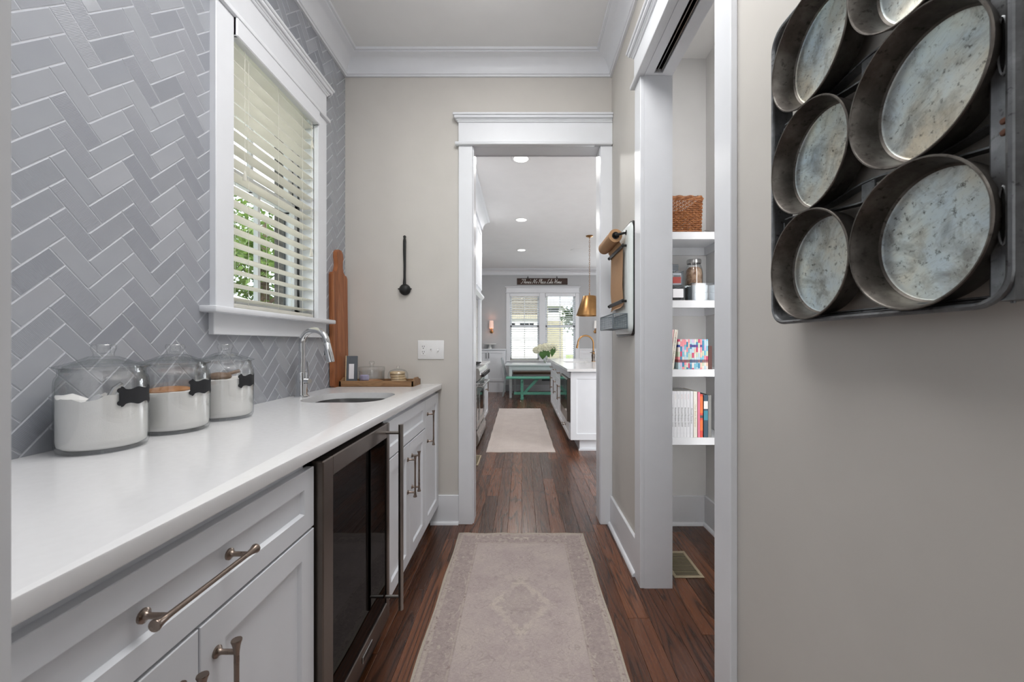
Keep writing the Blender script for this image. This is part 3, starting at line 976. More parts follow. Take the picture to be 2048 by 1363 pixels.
# ------------------------------------------------------------------ blinds
def blind(name, M, u0, u1, v0, v1, w, slat_w, pitch, tilt, label, group, smat='blind_white', valance=True, cords=(), vh=0.085, proud=0.035, ladder=True):
    p0 = M @ Vector(((u0 + u1) / 2, v0, w))
    t = thing(name, label, 'window blind', p0, group)
    ca, sa = math.cos(tilt), math.sin(tilt)
    # slats share one mesh
    vs_ = []
    z = v1 - vh - pitch * 0.4
    me = None
    prof = [(-slat_w / 2, 0.0), (-slat_w / 4, 0.0018), (0, 0.0026), (slat_w / 4, 0.0018), (slat_w / 2, 0.0)]
    while z > v0 + 0.045:
        if me is None:
            b = MB(M)
            for th in (0.0014, -0.0014):
                pass
            up = [(a * ca, a * sa + h + 0.0014) for a, h in prof]
            dn = [(a * ca, a * sa + h - 0.0014) for a, h in prof][::-1]
            pl = up + dn
            b.prism(pl, lambda a, h, s_: (s_, z + h, w + a), u0 + 0.004, u1 - 0.004)
            o = part('slat', b, smat, t, smooth=50)
            me = o; zz = z
        else:
            o = me.copy(); C.objects.link(o)
            o.location = (M.to_3x3() @ Vector((0, z - zz, 0)))
        z -= pitch
    mb = MB(M)
    mb.box(u0 + 0.004, u1 - 0.004, v0 + 0.006, v0 + 0.024, w - slat_w / 2, w + slat_w / 2, bev=0.004)
    part('bottom_rail', mb, 'blind_white', t)
    mb = MB(M)
    mb.box(u0 + 0.006, u1 - 0.006, v1 - 0.055, v1 - 0.006, w - slat_w / 2, w + slat_w / 2)
    part('head_rail', mb, 'blind_white', t)
    if valance:
        mb = MB(M)
        mb.box(u0 + 0.001, u1 - 0.001, v1 - vh, v1 - 0.004, w + slat_w / 2 - 0.004, w + slat_w / 2 + proud, bev=0.004)
        mb.box(u0 + 0.001, u0 + 0.013, v1 - vh, v1 - 0.004, w, w + slat_w / 2 + proud - 0.003, bev=0.003)
        mb.box(u1 - 0.013, u1 - 0.001, v1 - vh, v1 - 0.004, w, w + slat_w / 2 + proud - 0.003, bev=0.003)
        part('valance', mb, 'trim_white', t)
    if ladder:
        for f in (0.18, 0.5, 0.82):
            mb = MB(M)
            u = lerp(u0, u1, f)
            for dw in (-slat_w / 2 - 0.001, slat_w / 2 + 0.001):
                mb.cyl((u, v0 + 0.02, w + dw * ca), (u, v1 - 0.05, w + dw * ca), 0.0009, n=5)
            part('ladder_cord', mb, 'blind_white', t)
    for (u, vb, kind) in cords:
        mb = MB(M)
        ww = w + slat_w / 2 + 0.008
        mb.cyl((u, vb, ww), (u, v1 - 0.06, ww), 0.0012, n=6)
        cd = part('lift_cord', mb, 'blind_white', t)
        mb = MB(M)
        mb.lathe([(0.001, 0.045), (0.004, 0.04), (0.0055, 0.03), (0.009, 0.008), (0.0085, 0.0), (0.0, -0.001)], c=(u, vb - 0.035, ww), n=14, axis=(0, 1, 0))
        part('tassel', mb, 'blind_white', cd)
    return t
blind('window_blind', Ml, WY0, WY1, WZ0, WZ1 + 0.012, -0.028, 0.056, 0.0565, R(4), 'white faux-wood slat blind in the window over the pantry sink', None,
      cords=((1.685, 1.90, 1), (2.225, 2.30, 1), (2.215, 1.70, 1)))

# ------------------------------------------------------------------ pantry cabinets
CF = -0.548                    # front plane of the doors
FRC = FR_left(CF)              # u = Y, v = Z, w out from the door plane
def shaker(mb, u0, u1, v0, v1, rail=0.058, th=0.02, rec=0.009, g=0.0015):
    u0 += g; u1 -= g; v0 += g; v1 -= g
    def rc_(i, w_):
        return [mb.v(p + (w_,)) for p in ((u0 + i, v0 + i), (u1 - i, v0 + i), (u1 - i, v1 - i), (u0 + i, v1 - i))]
    lv_ = [rc_(0, -th), rc_(0, -0.0015), rc_(0.0015, 0), rc_(rail, 0), rc_(rail + 0.001, -0.0015), rc_(rail + 0.005, -rec)]
    mb.f(lv_[0])
    for a_, b_ in zip(lv_, lv_[1:]):
        mb.bridge(a_, b_)
    mb.f(lv_[-1])
def pull(mb, c0, c1, out=0.036, post=0.022):
    """bar pull from c0 to c1 given as (u, v); flared ends, two posts with rosettes (frame space)"""
    a, b = Vector((c0[0], c0[1], out)), Vector((c1[0], c1[1], out))
    L = (b - a).length
    d = (b - a).normalized()
    prof = [(0.0, 0.0), (0.0085, 0.0), (0.009, 0.002), (0.0075, 0.006), (0.006, 0.012), (0.0048, 0.022), (0.0045, 0.03)]
    full = prof + [(0.0040, L / 2)] + [(r, L - h) for r, h in prof[::-1]]
    mb.lathe(full, c=a, n=16, axis=d)
    for p in (a + d * post, b - d * post):
        base = Vector((p.x, p.y, 0))
        mb.lathe([(0.0, -0.0005), (0.0105, -0.0005), (0.0105, 0.003), (0.008, 0.0045), (0.0065, 0.006), (0.0045, 0.010), (0.0045, out)], c=base, n=16, axis=(0, 0, 1))
def box_carcass(M, u0, u1, z0, z1, depth, th=0.02, toe=0.11, toe_in=0.075):
    mb = MB(M)
    mb.box(u0, u0 + 0.018, z0, z1, -depth, -th)
    mb.box(u1 - 0.018, u1, z0, z1, -depth, -th)
    mb.box(u0, u1, z0, z0 + 0.018, -depth, -th)
    mb.box(u0, u1, z0, z1, -depth, -depth + 0.012)
    mb.box(u0, u1, z1 - 0.05, z1, -th - 0.02, -th)
    mb.box(u0, u1, 0, toe, -toe_in - 0.018, -toe_in)
    mb.box(u0, u0 + 0.018, 0, z0 + 0.001, -depth, -toe_in)
    mb.box(u1 - 0.018, u1, 0, z0 + 0.001, -depth, -toe_in)
    return mb
CZ0, CZ1 = 0.115, 0.889
CDEP = abs(XL - CF) - 0.002
def base_cab(name, label, u0, u1, drawer, doors, pulls, dpull=None):
    t = thing(name, label, 'cabinet', (CF - 0.25, (u0 + u1) / 2, 0), 'white pantry base cabinets')
    part('body', box_carcass(FRC, u0, u1, CZ0, CZ1, CDEP), 'cabinet_white', t)
    if drawer:
        mb = MB(FRC); shaker(mb, u0, u1, drawer[0], drawer[1], rail=0.046)
        d = part('drawer', mb, 'cabinet_white', t)
        if dpull:
            mb = MB(FRC); pull(mb, *dpull); part('pull', mb, 'nickel_bronze', d, label='brushed bronze bar pull')
    for (a, b, z0, z1), pl in zip(doors, pulls):
        mb = MB(FRC); shaker(mb, a, b, z0, z1)
        d = part('door', mb, 'cabinet_white', t)
        mb = MB(FRC); pull(mb, *pl); part('pull', mb, 'nickel_bronze', d, label='brushed bronze bar pull')
    return t
base_cab('base_cabinet', 'white shaker base cabinet with one wide drawer beside the wine cooler', 0.306, 1.062, (0.706, 0.864),
         [(0.306, 0.684, 0.125, 0.703), (0.684, 1.062, 0.125, 0.703)],
         [((0.645, 0.45), (0.645, 0.655)), ((0.722, 0.45), (0.722, 0.655))], ((0.56, 0.792), (0.775, 0.792)))
base_cab('base_cabinet', 'white shaker sink cabinet with a false drawer and two doors', 1.626, 2.28, (0.708, 0.866),
         [(1.626, 1.966, 0.125, 0.705), (1.966, 2.28, 0.125, 0.705)],
         [((1.928, 0.452), (1.928, 0.652)), ((2.002, 0.452), (2.002, 0.652))])
base_cab('base_cabinet', 'narrow white shaker cabinet with a full-height door in the corner', 2.28, 2.642, None,
         [(2.28, 2.642, 0.125, 0.866)], [((2.33, 0.60), (2.33, 0.80))])

# countertop with the sink cut-out
def rrect(x0, x1, y0, y1, r, n=8):
    out = []
    for cx, cy, a0 in ((x1 - r, y1 - r, 0), (x0 + r, y1 - r, 90), (x0 + r, y0 + r, 180), (x1 - r, y0 + r, 270)):
        for i in range(n + 1):
            a = R(a0 + 90 * i / n)
            out.append((cx + r * math.cos(a), cy + r * math.sin(a)))
    return out
def slab_with_hole(mb, rect, hole, z0, z1):
    bm = mb.bm
    outer = [(rect[0], rect[2]), (rect[1], rect[2]), (rect[1], rect[3]), (rect[0], rect[3])]
    def loop(pts, z):
        vs_ = [bm.verts.new((x, y, z)) for x, y in pts]
        return vs_, [bm.edges.new((vs_[i], vs_[(i + 1) % len(vs_)])) for i in range(len(vs_))]
    ot, oe = loop(outer, z1); ht, he = loop(hole, z1)
    bmesh.ops.triangle_fill(bm, use_beauty=True, use_dissolve=False, edges=oe + he)
    ob, oe2 = loop(outer, z0); hb, he2 = loop(hole, z0)
    bmesh.ops.triangle_fill(bm, use_beauty=True, use_dissolve=False, edges=oe2 + he2)
    mb.bridge(ot, ob); mb.bridge(ht, hb)
SX0, SX1, SY0, SY1 = -1.045, -0.66, 1.815, 2.185
hole = rrect(SX0, SX1, SY0, SY1, 0.11)
mb = MB(); slab_with_hole(mb, (XL + 0.001, -0.53, 0.292, YB - 0.001), hole, CZ1, HC)
es = [e for e in mb.bm.edges if abs(e.verts[0].co.x + 0.53) < 1e-5 and abs(e.verts[1].co.x + 0.53) < 1e-5 and abs(e.verts[0].co.z - e.verts[1].co.z) < 1e-6]
bmesh.ops.bevel(mb.bm, geom=es, offset=0.003, segments=2, affect='EDGES', profile=0.5)
solo('countertop', mb, 'quartz', 'white quartz countertop over the pantry cabinets', 'countertop')
mb = MB()
lv = []
for z, k in ((CZ1 - 0.001, 1.0), (CZ1 - 0.02, 0.995), (CZ1 - 0.12, 0.97), (CZ1 - 0.155, 0.93), (CZ1 - 0.17, 0.8)):
    cx, cy = (SX0 + SX1) / 2, (SY0 + SY1) / 2
    lv.append([mb.v((cx + (x - cx) * k * 1.01, cy + (y - cy) * k * 1.01, z)) for x, y in hole])
for a, b in zip(lv, lv[1:]):
    mb.bridge(a, b)
mb.f(lv[-1])
sk = thing('undermount_sink', 'stainless steel undermount bar sink in the white countertop', 'sink', ((SX0 + SX1) / 2, (SY0 + SY1) / 2, CZ1 - 0.17))
part('bowl', mb, 'steel_sink', sk)
mb = MB(); mb.lathe([(0, 0.003), (0.03, 0.003), (0.04, 0.001), (0.04, -0.001)], c=((SX0 + SX1) / 2, (SY0 + SY1) / 2, CZ1 - 0.169), n=24)
part('drain', mb, 'chrome', sk)

# wine cooler
CX = -0.528
FW = FR_left(CX)
wc = thing('wine_cooler', 'stainless undercounter wine cooler with a dark glass door', 'wine cooler', (-0.82, 1.338, 0))
mb = MB(FW)
mb.box(1.075, 1.603, 0.02, 0.872, -0.60, -0.036)
part('body', mb, 'black_plastic', wc)
mb = MB(FW); mb.box(1.09, 1.59, 0.0, 0.092, -0.12, -0.09); part('toe_grille', mb, 'black_plastic', wc)
mb = MB(FW)
u0, u1, v0, v1 = 1.070, 1.606, 0.10, 0.872
mb.box(u0, u0 + 0.058, v0, v1, -0.034, 0, bev=0.003)
mb.box(u1 - 0.03, u1, v0, v1, -0.034, 0, bev=0.003)
mb.box(u0 + 0.056, u1 - 0.028, v1 - 0.056, v1, -0.034, -0.0002, bev=0.003)
mb.box(u0 + 0.056, u1 - 0.028, v0, v0 + 0.072, -0.034, -0.0002, bev=0.003)
dr = part('door', mb, 'stainless_dark', wc)
mb = MB(FW); mb.box(u0 + 0.057, u1 - 0.029, v0 + 0.071, v1 - 0.055, -0.012, -0.005); part('glass', mb, 'cooler_glass', dr)
mb = MB(FW)
mb.box(u0 + 0.058, u1 - 0.03, v0 + 0.072, v1 - 0.056, -0.0355, -0.034)
part('liner', mb, 'dark_void', dr)
mb = MB(FW)
mb.cyl((1.562, 0.155, 0.058), (1.562, 0.872, 0.058), 0.0095, n=18)
for z in (0.205, 0.84):
    mb.cyl((1.562, z, -0.001), (1.562, z, 0.056), 0.006, n=12)
part('handle', mb, 'stainless', dr, label='tall tubular stainless handle')
mb = MB(FW); mb.box(1.33, 1.415, 0.126, 0.148, 0, 0.003, bev=0.001)
bd = part('badge', mb, 'stainless_light', dr)
mb = MB(FW); mb.box(1.333, 1.412, 0.129, 0.145, 0.003, 0.0034); part('badge_plate', mb, 'black_plastic', bd)

# ------------------------------------------------------------------ faucet
def arc(c, r, a0, a1, n, ux, uz):
    c, ux, uz = Vector(c), Vector(ux), Vector(uz)
    return [c + ux * (r * math.cos(lerp(a0, a1, i / n))) + uz * (r * math.sin(lerp(a0, a1, i / n))) for i in range(n + 1)]
def faucet(t, base, d, h, reach, rb, rt, mat, headlen=0.085):
    """gooseneck: base point, unit direction of the spout, total height, reach"""
    B = Vector(base); d = Vector(d).normalized(); up = Vector((0, 0, 1))
    mb = MB()
    mb.lathe([(0, 0), (rb * 1.35, 0), (rb * 1.35, 0.006), (rb * 1.05, 0.012), (rb, 0.02), (rb, h * 0.36), (rb * 0.95, h * 0.372), (rt * 1.1, h * 0.376), (0, h * 0.376)], c=B, n=28)
    part('base', mb, mat, t)
    r = reach / 2
    pts = [B + up * (h * 0.3), B + up * (h * 0.45), B + up * (h - r - 0.03)]
    pts += arc(B + d * r + up * (h - r), r, PI, R(-2), 16, d, up)
    mb = MB(); mb.tube(pts, rt, 16)
    part('spout', mb, mat, t)
    end = pts[-1]
    dirn = (d * 0.22 - up).normalized()
    mb = MB()
    mb.lathe([(0, 0), (rt * 1.02, 0), (rt * 1.15, 0.004), (rt * 1.25, headlen * 0.5), (rt * 1.3, headlen), (rt * 1.05, headlen + 0.002), (0, headlen + 0.001)], c=end - dirn * 0.005, n=20, axis=dirn)
    hd = part('spray_head', mb, mat, t)
    return end, dirn
FB = (-1.095, 2.0, HC)
ft = thing('gooseneck_faucet', 'polished chrome gooseneck faucet with side lever behind the bar sink', 'faucet', FB)
e, dn = faucet(ft, FB, (1, -0.12, 0), 0.333, 0.135, 0.0255, 0.0145, 'chrome', 0.095)
bp = e + dn * 0.04; mb = MB(); mb.box(bp.x - 0.0215, bp.x - 0.013, bp.y - 0.006, bp.y + 0.006, bp.z - 0.016, bp.z + 0.014, bev=0.003); part('spray_button', mb, 'slate_grey', ft)
mb = MB()
hb = Vector(FB) + Vector((0.008, -0.0, 0.082))
dv = Vector((0.9, -0.44, 0)).normalized()
mb.cyl(hb, hb + dv * 0.048, 0.0125, n=18)
mb.tube([hb + dv * 0.034, hb + dv * 0.036 + Vector((0, 0, 0.05)), hb + dv * 0.030 + Vector((0, 0, 0.095))], [0.0055, 0.0045, 0.004], 10)
part('lever', mb, 'chrome', ft)

# ------------------------------------------------------------------ glass storage jars
JR = 0.086
def storage_jar(y, label, fill, scoop):
    x = -1.062
    t = thing('storage_jar', label, 'jar', (x, y, HC), 'lidded glass jars of baking supplies')
    z = HC
    mb = MB()
    r = JR
    outer = [(0.0, 0.001), (r * 0.86, 0.0), (r * 0.95, 0.004), (r * 0.99, 0.014), (r, 0.03), (r, 0.165), (r * 0.99, 0.176), (r * 0.965, 0.183), (r * 0.925, 0.187), (r * 0.92, 0.2), (r * 0.935, 0.204)]
    inner = [(r * 0.89, 0.204), (r * 0.885, 0.186), (r * 0.925, 0.18), (r * 0.955, 0.172), (r * 0.965, 0.16), (r * 0.965, 0.03), (r * 0.94, 0.014), (r * 0.85, 0.009), (0.0, 0.009)]
    mb.lathe(outer + inner, c=(x, y, z), n=56)
    part('body', mb, 'jar_glass', t, smooth=50)
    mb = MB()
    lid = [(r * 0.84, 0.196), (r * 0.86, 0.205), (r * 0.985, 0.2052), (r * 1.02, 0.2072), (r * 1.015, 0.2095), (r * 0.85, 0.2135), (r * 0.62, 0.2205), (r * 0.42, 0.2290), (r * 0.32, 0.233),
           (r * 0.24, 0.2335), (r * 0.225, 0.238), (r * 0.24, 0.245), (r * 0.275, 0.252), (r * 0.275, 0.2595), (r * 0.24, 0.2635), (r * 0.17, 0.2635), (r * 0.15, 0.258), (r * 0.14, 0.242), (0.0, 0.24)]
    low = [(0.0, 0.226), (r * 0.3, 0.2255), (r * 0.6, 0.2165), (r * 0.82, 0.2095), (r * 0.84, 0.196)]
    mb.lathe(lid + low, c=(x, y, z), n=56)
    part('lid', mb, 'jar_glass', t, smooth=50)
    # contents
    mb = MB()
    n = 56
    ri = r * 0.955
    rings = [[mb.v((x + ri * 0.86 * math.cos(2 * PI * i / n), y + ri * 0.86 * math.sin(2 * PI * i / n), z + 0.0105)) for i in range(n)],
             [mb.v((x + ri * 0.98 * math.cos(2 * PI * i / n), y + ri * 0.98 * math.sin(2 * PI * i / n), z + 0.018)) for i in range(n)],
             [mb.v((x + ri * math.cos(2 * PI * i / n), y + ri * math.sin(2 * PI * i / n), z + 0.032)) for i in range(n)]]
    for f in (1.0, 0.85, 0.65, 0.45, 0.25):
        rings.append([mb.v((x + ri * f * math.cos(2 * PI * i / n), y + ri * f * math.sin(2 * PI * i / n), z + fill(f, 2 * PI * i / n))) for i in range(n)])
    for a, b in zip(rings, rings[1:]):
        mb.bridge(a, b)
    mb.f(rings[0][::-1])
    cv = mb.v((x, y, z + fill(0, 0)))
    for i in range(n):
        mb.f([rings[-1][i], rings[-1][(i + 1) % n], cv])
    part('flour', mb, 'flour', t, smooth=60, label='white powder filling the jar')
    # chalkboard sticker with scalloped corners, wrapped round the glass
    mb = MB()
    cA = R(2)
    def lab(u, v, d):
        a = cA + u / r
        rr = r + 0.0006 + d
        return (x + rr * math.cos(a), y + rr * math.sin(a), z + 0.135 + v)
    hw, hh = 0.043, 0.025
    xs = 20
    for i in range(xs):
        ua, ub = lerp(-hw, hw, i / xs), lerp(-hw, hw, (i + 1) / xs)
        def top(u):
            k = abs(u) / hw
            return hh * (0.78 + 0.10 * math.cos(k * PI * 2) + (0.16 if 0.72 < k < 0.95 else 0) - (0.5 * max(0, k - 0.93) / 0.07))
        ta, tb = top(ua), top(ub)
        mb.f([mb.v(lab(ua, -ta, 0)), mb.v(lab(ub, -tb, 0)), mb.v(lab(ub, tb, 0)), mb.v(lab(ua, ta, 0))])
    for sv in (-1, 1):
        for su in (-1, 1):
            c_ = (su * hw * 0.93, sv * hh * 0.62)
            vs_ = [mb.v(lab(c_[0] + 0.0066 * math.cos(2 * PI * i / 16), c_[1] + 0.0066 * math.sin(2 * PI * i / 16), 0.0001)) for i in range(16)]
            mb.f(vs_)
    part('label_sticker', mb, 'chalkboard', t, smooth=0, label='black scalloped chalkboard label')
    scoop(t, x, y, z)
    return t
def fill1(f, a):
    return 0.118 + f * (0.026 * math.sin(a * 1 + 0.9) * math.cos(a - 0.3) + 0.016 * math.cos(a + 0.6)) + 0.012 * math.exp(-((f - 0.6) ** 2) / 0.04 - ((math.sin((a - 3.9) / 2)) ** 2) / 0.02) + 0.003 * math.sin(7 * a) * f + 0.0015 * math.sin(17 * a + 1) * f
def fill2(f, a): return 0.122 + 0.001 * math.sin(5 * a) * f
def fill3(f, a): return 0.142 + 0.004 * math.cos(a - 1.0) * f + 0.001 * math.sin(9 * a) * f
def scoop1(t, x, y, z):
    mb = MB()
    # metal scoop: half-open trough plus a round handle
    o = Vector((x + 0.01, y - 0.035, z + 0.118)); ax = Vector((0.55, 0.25, 0.55)).normalized(); sd = Vector((-0.4, 0.9, 0)).normalized(); up = ax.cross(sd)
    rows = []
    for k in range(6):
        rad = 0.021 * (1 if k < 5 else 0.7)
        rows.append([mb.v(o + ax * (-0.035 + 0.013 * k) + sd * (rad * math.cos(q)) + up * (rad * math.sin(q))) for q in [R(150 + 240 * j / 12) for j in range(13)]])
    for a, b in zip(rows, rows[1:]):
        mb.bridge(a, b, False)
    mb.tube([o + ax * 0.03 - up * 0.01, o + ax * 0.055, o + ax * 0.072], [0.006, 0.0065, 0.005], 10)
    part('scoop', mb, 'silver_lid', t, label='metal scoop stuck in the flour')
def scoop2(t, x, y, z):
    mb = MB(); mb.sphere((x - 0.012, y - 0.008, z + 0.1245), 0.05, 24, 10, (1.0, 1.25, 0.22)); part('scoop', mb, 'wood_scoop', t, label='wooden scoop resting on the flour')
def scoop3(t, x, y, z):
    mb = MB(); mb.sphere((x - 0.005, y - 0.02, z + 0.15), 0.03, 20, 10, (1.3, 1.0, 0.5)); mb.tube([(x, y - 0.02, z + 0.152), (x + 0.03, y + 0.03, z + 0.166)], 0.006, 10)
    part('scoop', mb, 'brown_top', t, label='brown scoop lying on the sugar')
storage_jar(1.022, 'glass jar of flour with a metal scoop, at the end of the countertop', fill1, scoop1)
storage_jar(1.233, 'glass jar of flour with a wooden scoop, between two other jars', fill2, scoop2)
storage_jar(1.44, 'glass jar of sugar with a brown scoop, next to the window apron', fill3, scoop3)

# ------------------------------------------------------------------ cutting board, plaque, tray and dishes in the corner
mb = MB()
def lean(u, v, d):      # board plane: u = Y, v = up the board, d thickness towards the room
    a = R(0.6)
    return (-1.146 - v * math.sin(a) + d * math.cos(a), u, HC + v * math.cos(a) + d * math.sin(a))
yc, bw, bh = 2.53, 0.1, 0.705
outl = [(yc - bw, 0.012), (yc - bw + 0.012, 0.0), (yc + bw - 0.012, 0.0), (yc + bw, 0.012), (yc + bw, bh - 0.02), (yc + bw - 0.012, bh - 0.004), (yc + 0.062, bh), (yc + 0.045, bh + 0.012),
        (yc + 0.034, bh + 0.04), (yc + 0.034, bh + 0.07), (yc + 0.044, bh + 0.1), (yc + 0.038, bh + 0.13), (yc + 0.018, bh + 0.147), (yc - 0.018, bh + 0.147), (yc - 0.038, bh + 0.13),
        (yc - 0.044, bh + 0.1), (yc - 0.034, bh + 0.07), (yc - 0.034, bh + 0.04), (yc - 0.045, bh + 0.012), (yc - 0.062, bh), (yc - bw + 0.012, bh - 0.004), (yc - bw, bh - 0.02)]
# glued-up staves: three strips of the outline
cbt = thing('cutting_board', 'tall acacia paddle cutting board leaning on the tiled wall', 'cutting board', (-1.13, yc, HC))
for k, (a, b) in enumerate(((yc - 0.2, yc - 0.05), (yc - 0.05, yc + 0.048), (yc + 0.048, yc + 0.2))):
    pl = clip(clip(outl, -1, 0, -a), 1, 0, b)
    mb = MB(); mb.prism(pl, lean, -0.014 - 0.0003 * (k == 1), 0.012 + 0.0006 * (k == 1))
    part('stave', mb, 'acacia', cbt)

pq = thing('recipe_plaque', 'slate grey plaque holding a small white card, propped in the tray by the cutting board', 'plaque', (-1.078, 2.545, HC + 0.0125))
Mp = Matrix.Translation((-1.078, 2.545, HC + 0.0125)) @ Matrix.Rotation(R(14), 4, 'Z') @ Matrix.Rotation(R(-7), 4, 'X')
mb = MB(Mp); mb.box(-0.034, 0.034, -0.006, 0.006, 0.0, 0.176, bev=0.002); part('board', mb, 'slate_grey', pq)
mb = MB(Mp); mb.box(-0.037, -0.031, -0.009, 0.009, 0.0, 0.178, bev=0.001); part('edge_strip', mb, 'biscuit', pq)
mb = MB(Mp); mb.box(-0.016, 0.014, -0.0075, -0.0058, 0.03, 0.125); part('card', mb, 'card_white', pq)

TX0, TX1, TY0, TY1 = -1.128, -0.668, 2.478, 2.648
tr = thing('serving_tray', 'low rustic wooden tray on the counter against the back wall', 'tray', ((TX0 + TX1) / 2, (TY0 + TY1) / 2, HC))
mb = MB(); mb.box(TX0 + 0.006, TX1 - 0.006, TY0 + 0.006, TY1 - 0.006, HC, HC + 0.012); part('bottom', mb, 'tray_wood', tr)
for (a, b, c, d) in ((TX0, TX1, TY0, TY0 + 0.012), (TX0, TX1, TY1 - 0.012, TY1)):
    mb = MB(); mb.box(a, b, c, d, HC, HC + 0.036, bev=0.002); part('side', mb, 'tray_wood', tr)
for x in (TX0, TX1 - 0.012):
    mb = MB()
    pr = [(TY0, 0.0), (TY1, 0.0), (TY1, 0.037), (TY1 - 0.03, 0.038), (TY1 - 0.055, 0.052), (TY0 + 0.055, 0.052), (TY0 + 0.03, 0.038), (TY0, 0.037)]
    mb.prism(pr, lambda u, v, d: (d, u, HC + v), x, x + 0.012)
    part('handle_end', mb, 'tray_wood', tr)
ZT = HC + 0.0122
# flat-lidded glass candy dish
dx, dy = -0.957, 2.565
cd = thing('candy_dish', 'straight-sided glass dish with a knobbed lid on the wooden tray', 'glass dish', (dx, dy, ZT))
mb = MB(); mb.lathe([(0, 0.0), (0.074, 0.0), (0.077, 0.004), (0.077, 0.078), (0.0745, 0.078), (0.0745, 0.006), (0, 0.006)], c=(dx, dy, ZT), n=44); part('bowl', mb, 'jar_glass', cd, smooth=40)
mb = MB(); mb.lathe([(0.079, 0.076), (0.0795, 0.1), (0.077, 0.106), (0.02, 0.108), (0.012, 0.112), (0.011, 0.118), (0.017, 0.126), (0.0175, 0.138), (0.012, 0.142), (0, 0.142)], c=(dx, dy, ZT), n=44); part('lid', mb, 'jar_glass', cd, smooth=40)
mb = MB(); mb.lathe([(0, 0.007), (0.072, 0.007), (0.072, 0.016), (0.05, 0.022), (0, 0.02)], c=(dx, dy, ZT), n=30); part('cookies', mb, 'wood_scoop', cd)
mb = MB(); mb.box(dx - 0.06, dx - 0.005, dy - 0.05, dy - 0.025, ZT + 0.0205, ZT + 0.058, bev=0.006); part('label_block', mb, 'label_lavender', cd)  # block standing in for the blue-white label on the dish glass
# cloche with stacked biscuits
dx, dy = -0.79, 2.565
cl = thing('glass_cloche', 'small glass cloche over stacked biscuits on the wooden tray', 'cloche', (dx, dy, ZT))
mb = MB(); mb.lathe([(0, 0.0), (0.055, 0.0), (0.072, 0.006), (0.074, 0.009), (0.055, 0.008), (0, 0.008)], c=(dx, dy, ZT), n=40); part('plate', mb, 'biscuit', cl)
mb = MB(); mb.lathe([(0.062, 0.008), (0.062, 0.055), (0.058, 0.072), (0.046, 0.084), (0.025, 0.091), (0.008, 0.093), (0.006, 0.098), (0.0095, 0.103), (0.0095, 0.109), (0.005, 0.113), (0, 0.113)], c=(dx, dy, ZT), n=44); part('dome', mb, 'jar_glass', cl, smooth=50)
for k in range(4):
    mb = MB(); a = k * 1.3; ox, oy = 0.004 * math.cos(a), 0.004 * math.sin(a)
    mb.lathe([(0, 0), (0.043, 0), (0.047, 0.004), (0.047, 0.012), (0.042, 0.0165), (0, 0.017)], c=(dx + ox, dy + oy, ZT + 0.0082 + k * 0.0172), n=26); part('biscuit', mb, 'biscuit', cl)

# ------------------------------------------------------------------ ladle and switch plate on the back wall
ld = thing('iron_ladle', 'black cast iron ladle hanging on the back wall', 'ladle', (-0.77, YB - 0.02, 1.50))
mb = MB()
hx = -0.772
pts = [(hx, YB - 0.012, 1.885), (hx, YB - 0.013, 1.86), (hx, YB - 0.014, 1.78), (hx + 0.001, YB - 0.014, 1.70), (hx + 0.001, YB - 0.016, 1.62), (hx + 0.001, YB - 0.02, 1.575)]
rows = []
for (p, wd, th) in zip(pts, (0.0065, 0.0105, 0.0095, 0.008, 0.008, 0.011), (0.004, 0.005, 0.005, 0.005, 0.005, 0.006)):
    rows.append(mb.ring(p, (1, 0, 0), (0, 1, 0), wd, 12, th))
for a, b in zip(rows, rows[1:]):
    mb.bridge(a, b)
mb.f(rows[0]); mb.f(rows[-1][::-1])
part('handle', mb, 'black_iron', ld)
mb = MB(); mb.cyl((hx, YB, 1.888), (hx, YB - 0.02, 1.888), 0.0035, n=10); mb.lathe([(0.005, 0.0), (0.009, 0.0), (0.009, 0.006), (0.005, 0.006)], c=(hx, YB - 0.015, 1.888), axis='Y', n=18)
part('hanging_eye', mb, 'black_iron', ld)
mb = MB()
cz = 1.541
mb.lathe([(0.036, 0.0), (0.0375, 0.001), (0.0375, 0.004), (0.036, 0.012), (0.031, 0.023), (0.022, 0.031), (0.01, 0.035), (0, 0.0355)], c=(hx + 0.001, YB - 0.006, cz), axis=(0, -1, 0), n=32, cap0=True)
for s_ in (-1, 1):
    mb.tube([(hx + s_ * 0.03, YB - 0.010, cz + 0.004), (hx + s_ * 0.045, YB - 0.009, cz + 0.006)], [0.008, 0.003], 10)
part('bowl', mb, 'black_iron', ld)

SPX0, SPX1, SPZ0, SPZ1 = -0.687, -0.515, 1.083, 1.208
Mb = FR_back(YB)
sp = thing('switch_plate', 'white three-gang wall plate with an outlet and two switches', 'switch plate', (-0.601, YB - 0.003, SPZ0))
mb = MB(Mb); mb.box(SPX0, SPX1, SPZ0, SPZ1, 0, 0.006, bev=0.003, seg=2); part('plate', mb, 'white_plastic', sp)
ox = SPX0 + 0.037
mb = MB(Mb); mb.box(ox - 0.017, ox + 0.017, SPZ0 + 0.026, SPZ1 - 0.026, 0.006, 0.0085, bev=0.001); ol = part('outlet', mb, 'white_plastic', sp)
mb = MB(Mb)
for zc in (SPZ0 + 0.045, SPZ0 + 0.08):
    mb.box(ox - 0.0075, ox - 0.0045, zc, zc + 0.009, 0.0083, 0.0088)
    mb.box(ox + 0.0045, ox + 0.0075, zc, zc + 0.009, 0.0083, 0.0088)
    mb.cyl((ox, zc - 0.008, 0.0083), (ox, zc - 0.008, 0.0088), 0.0032, n=12)
part('slots', mb, 'black_plastic', ol)
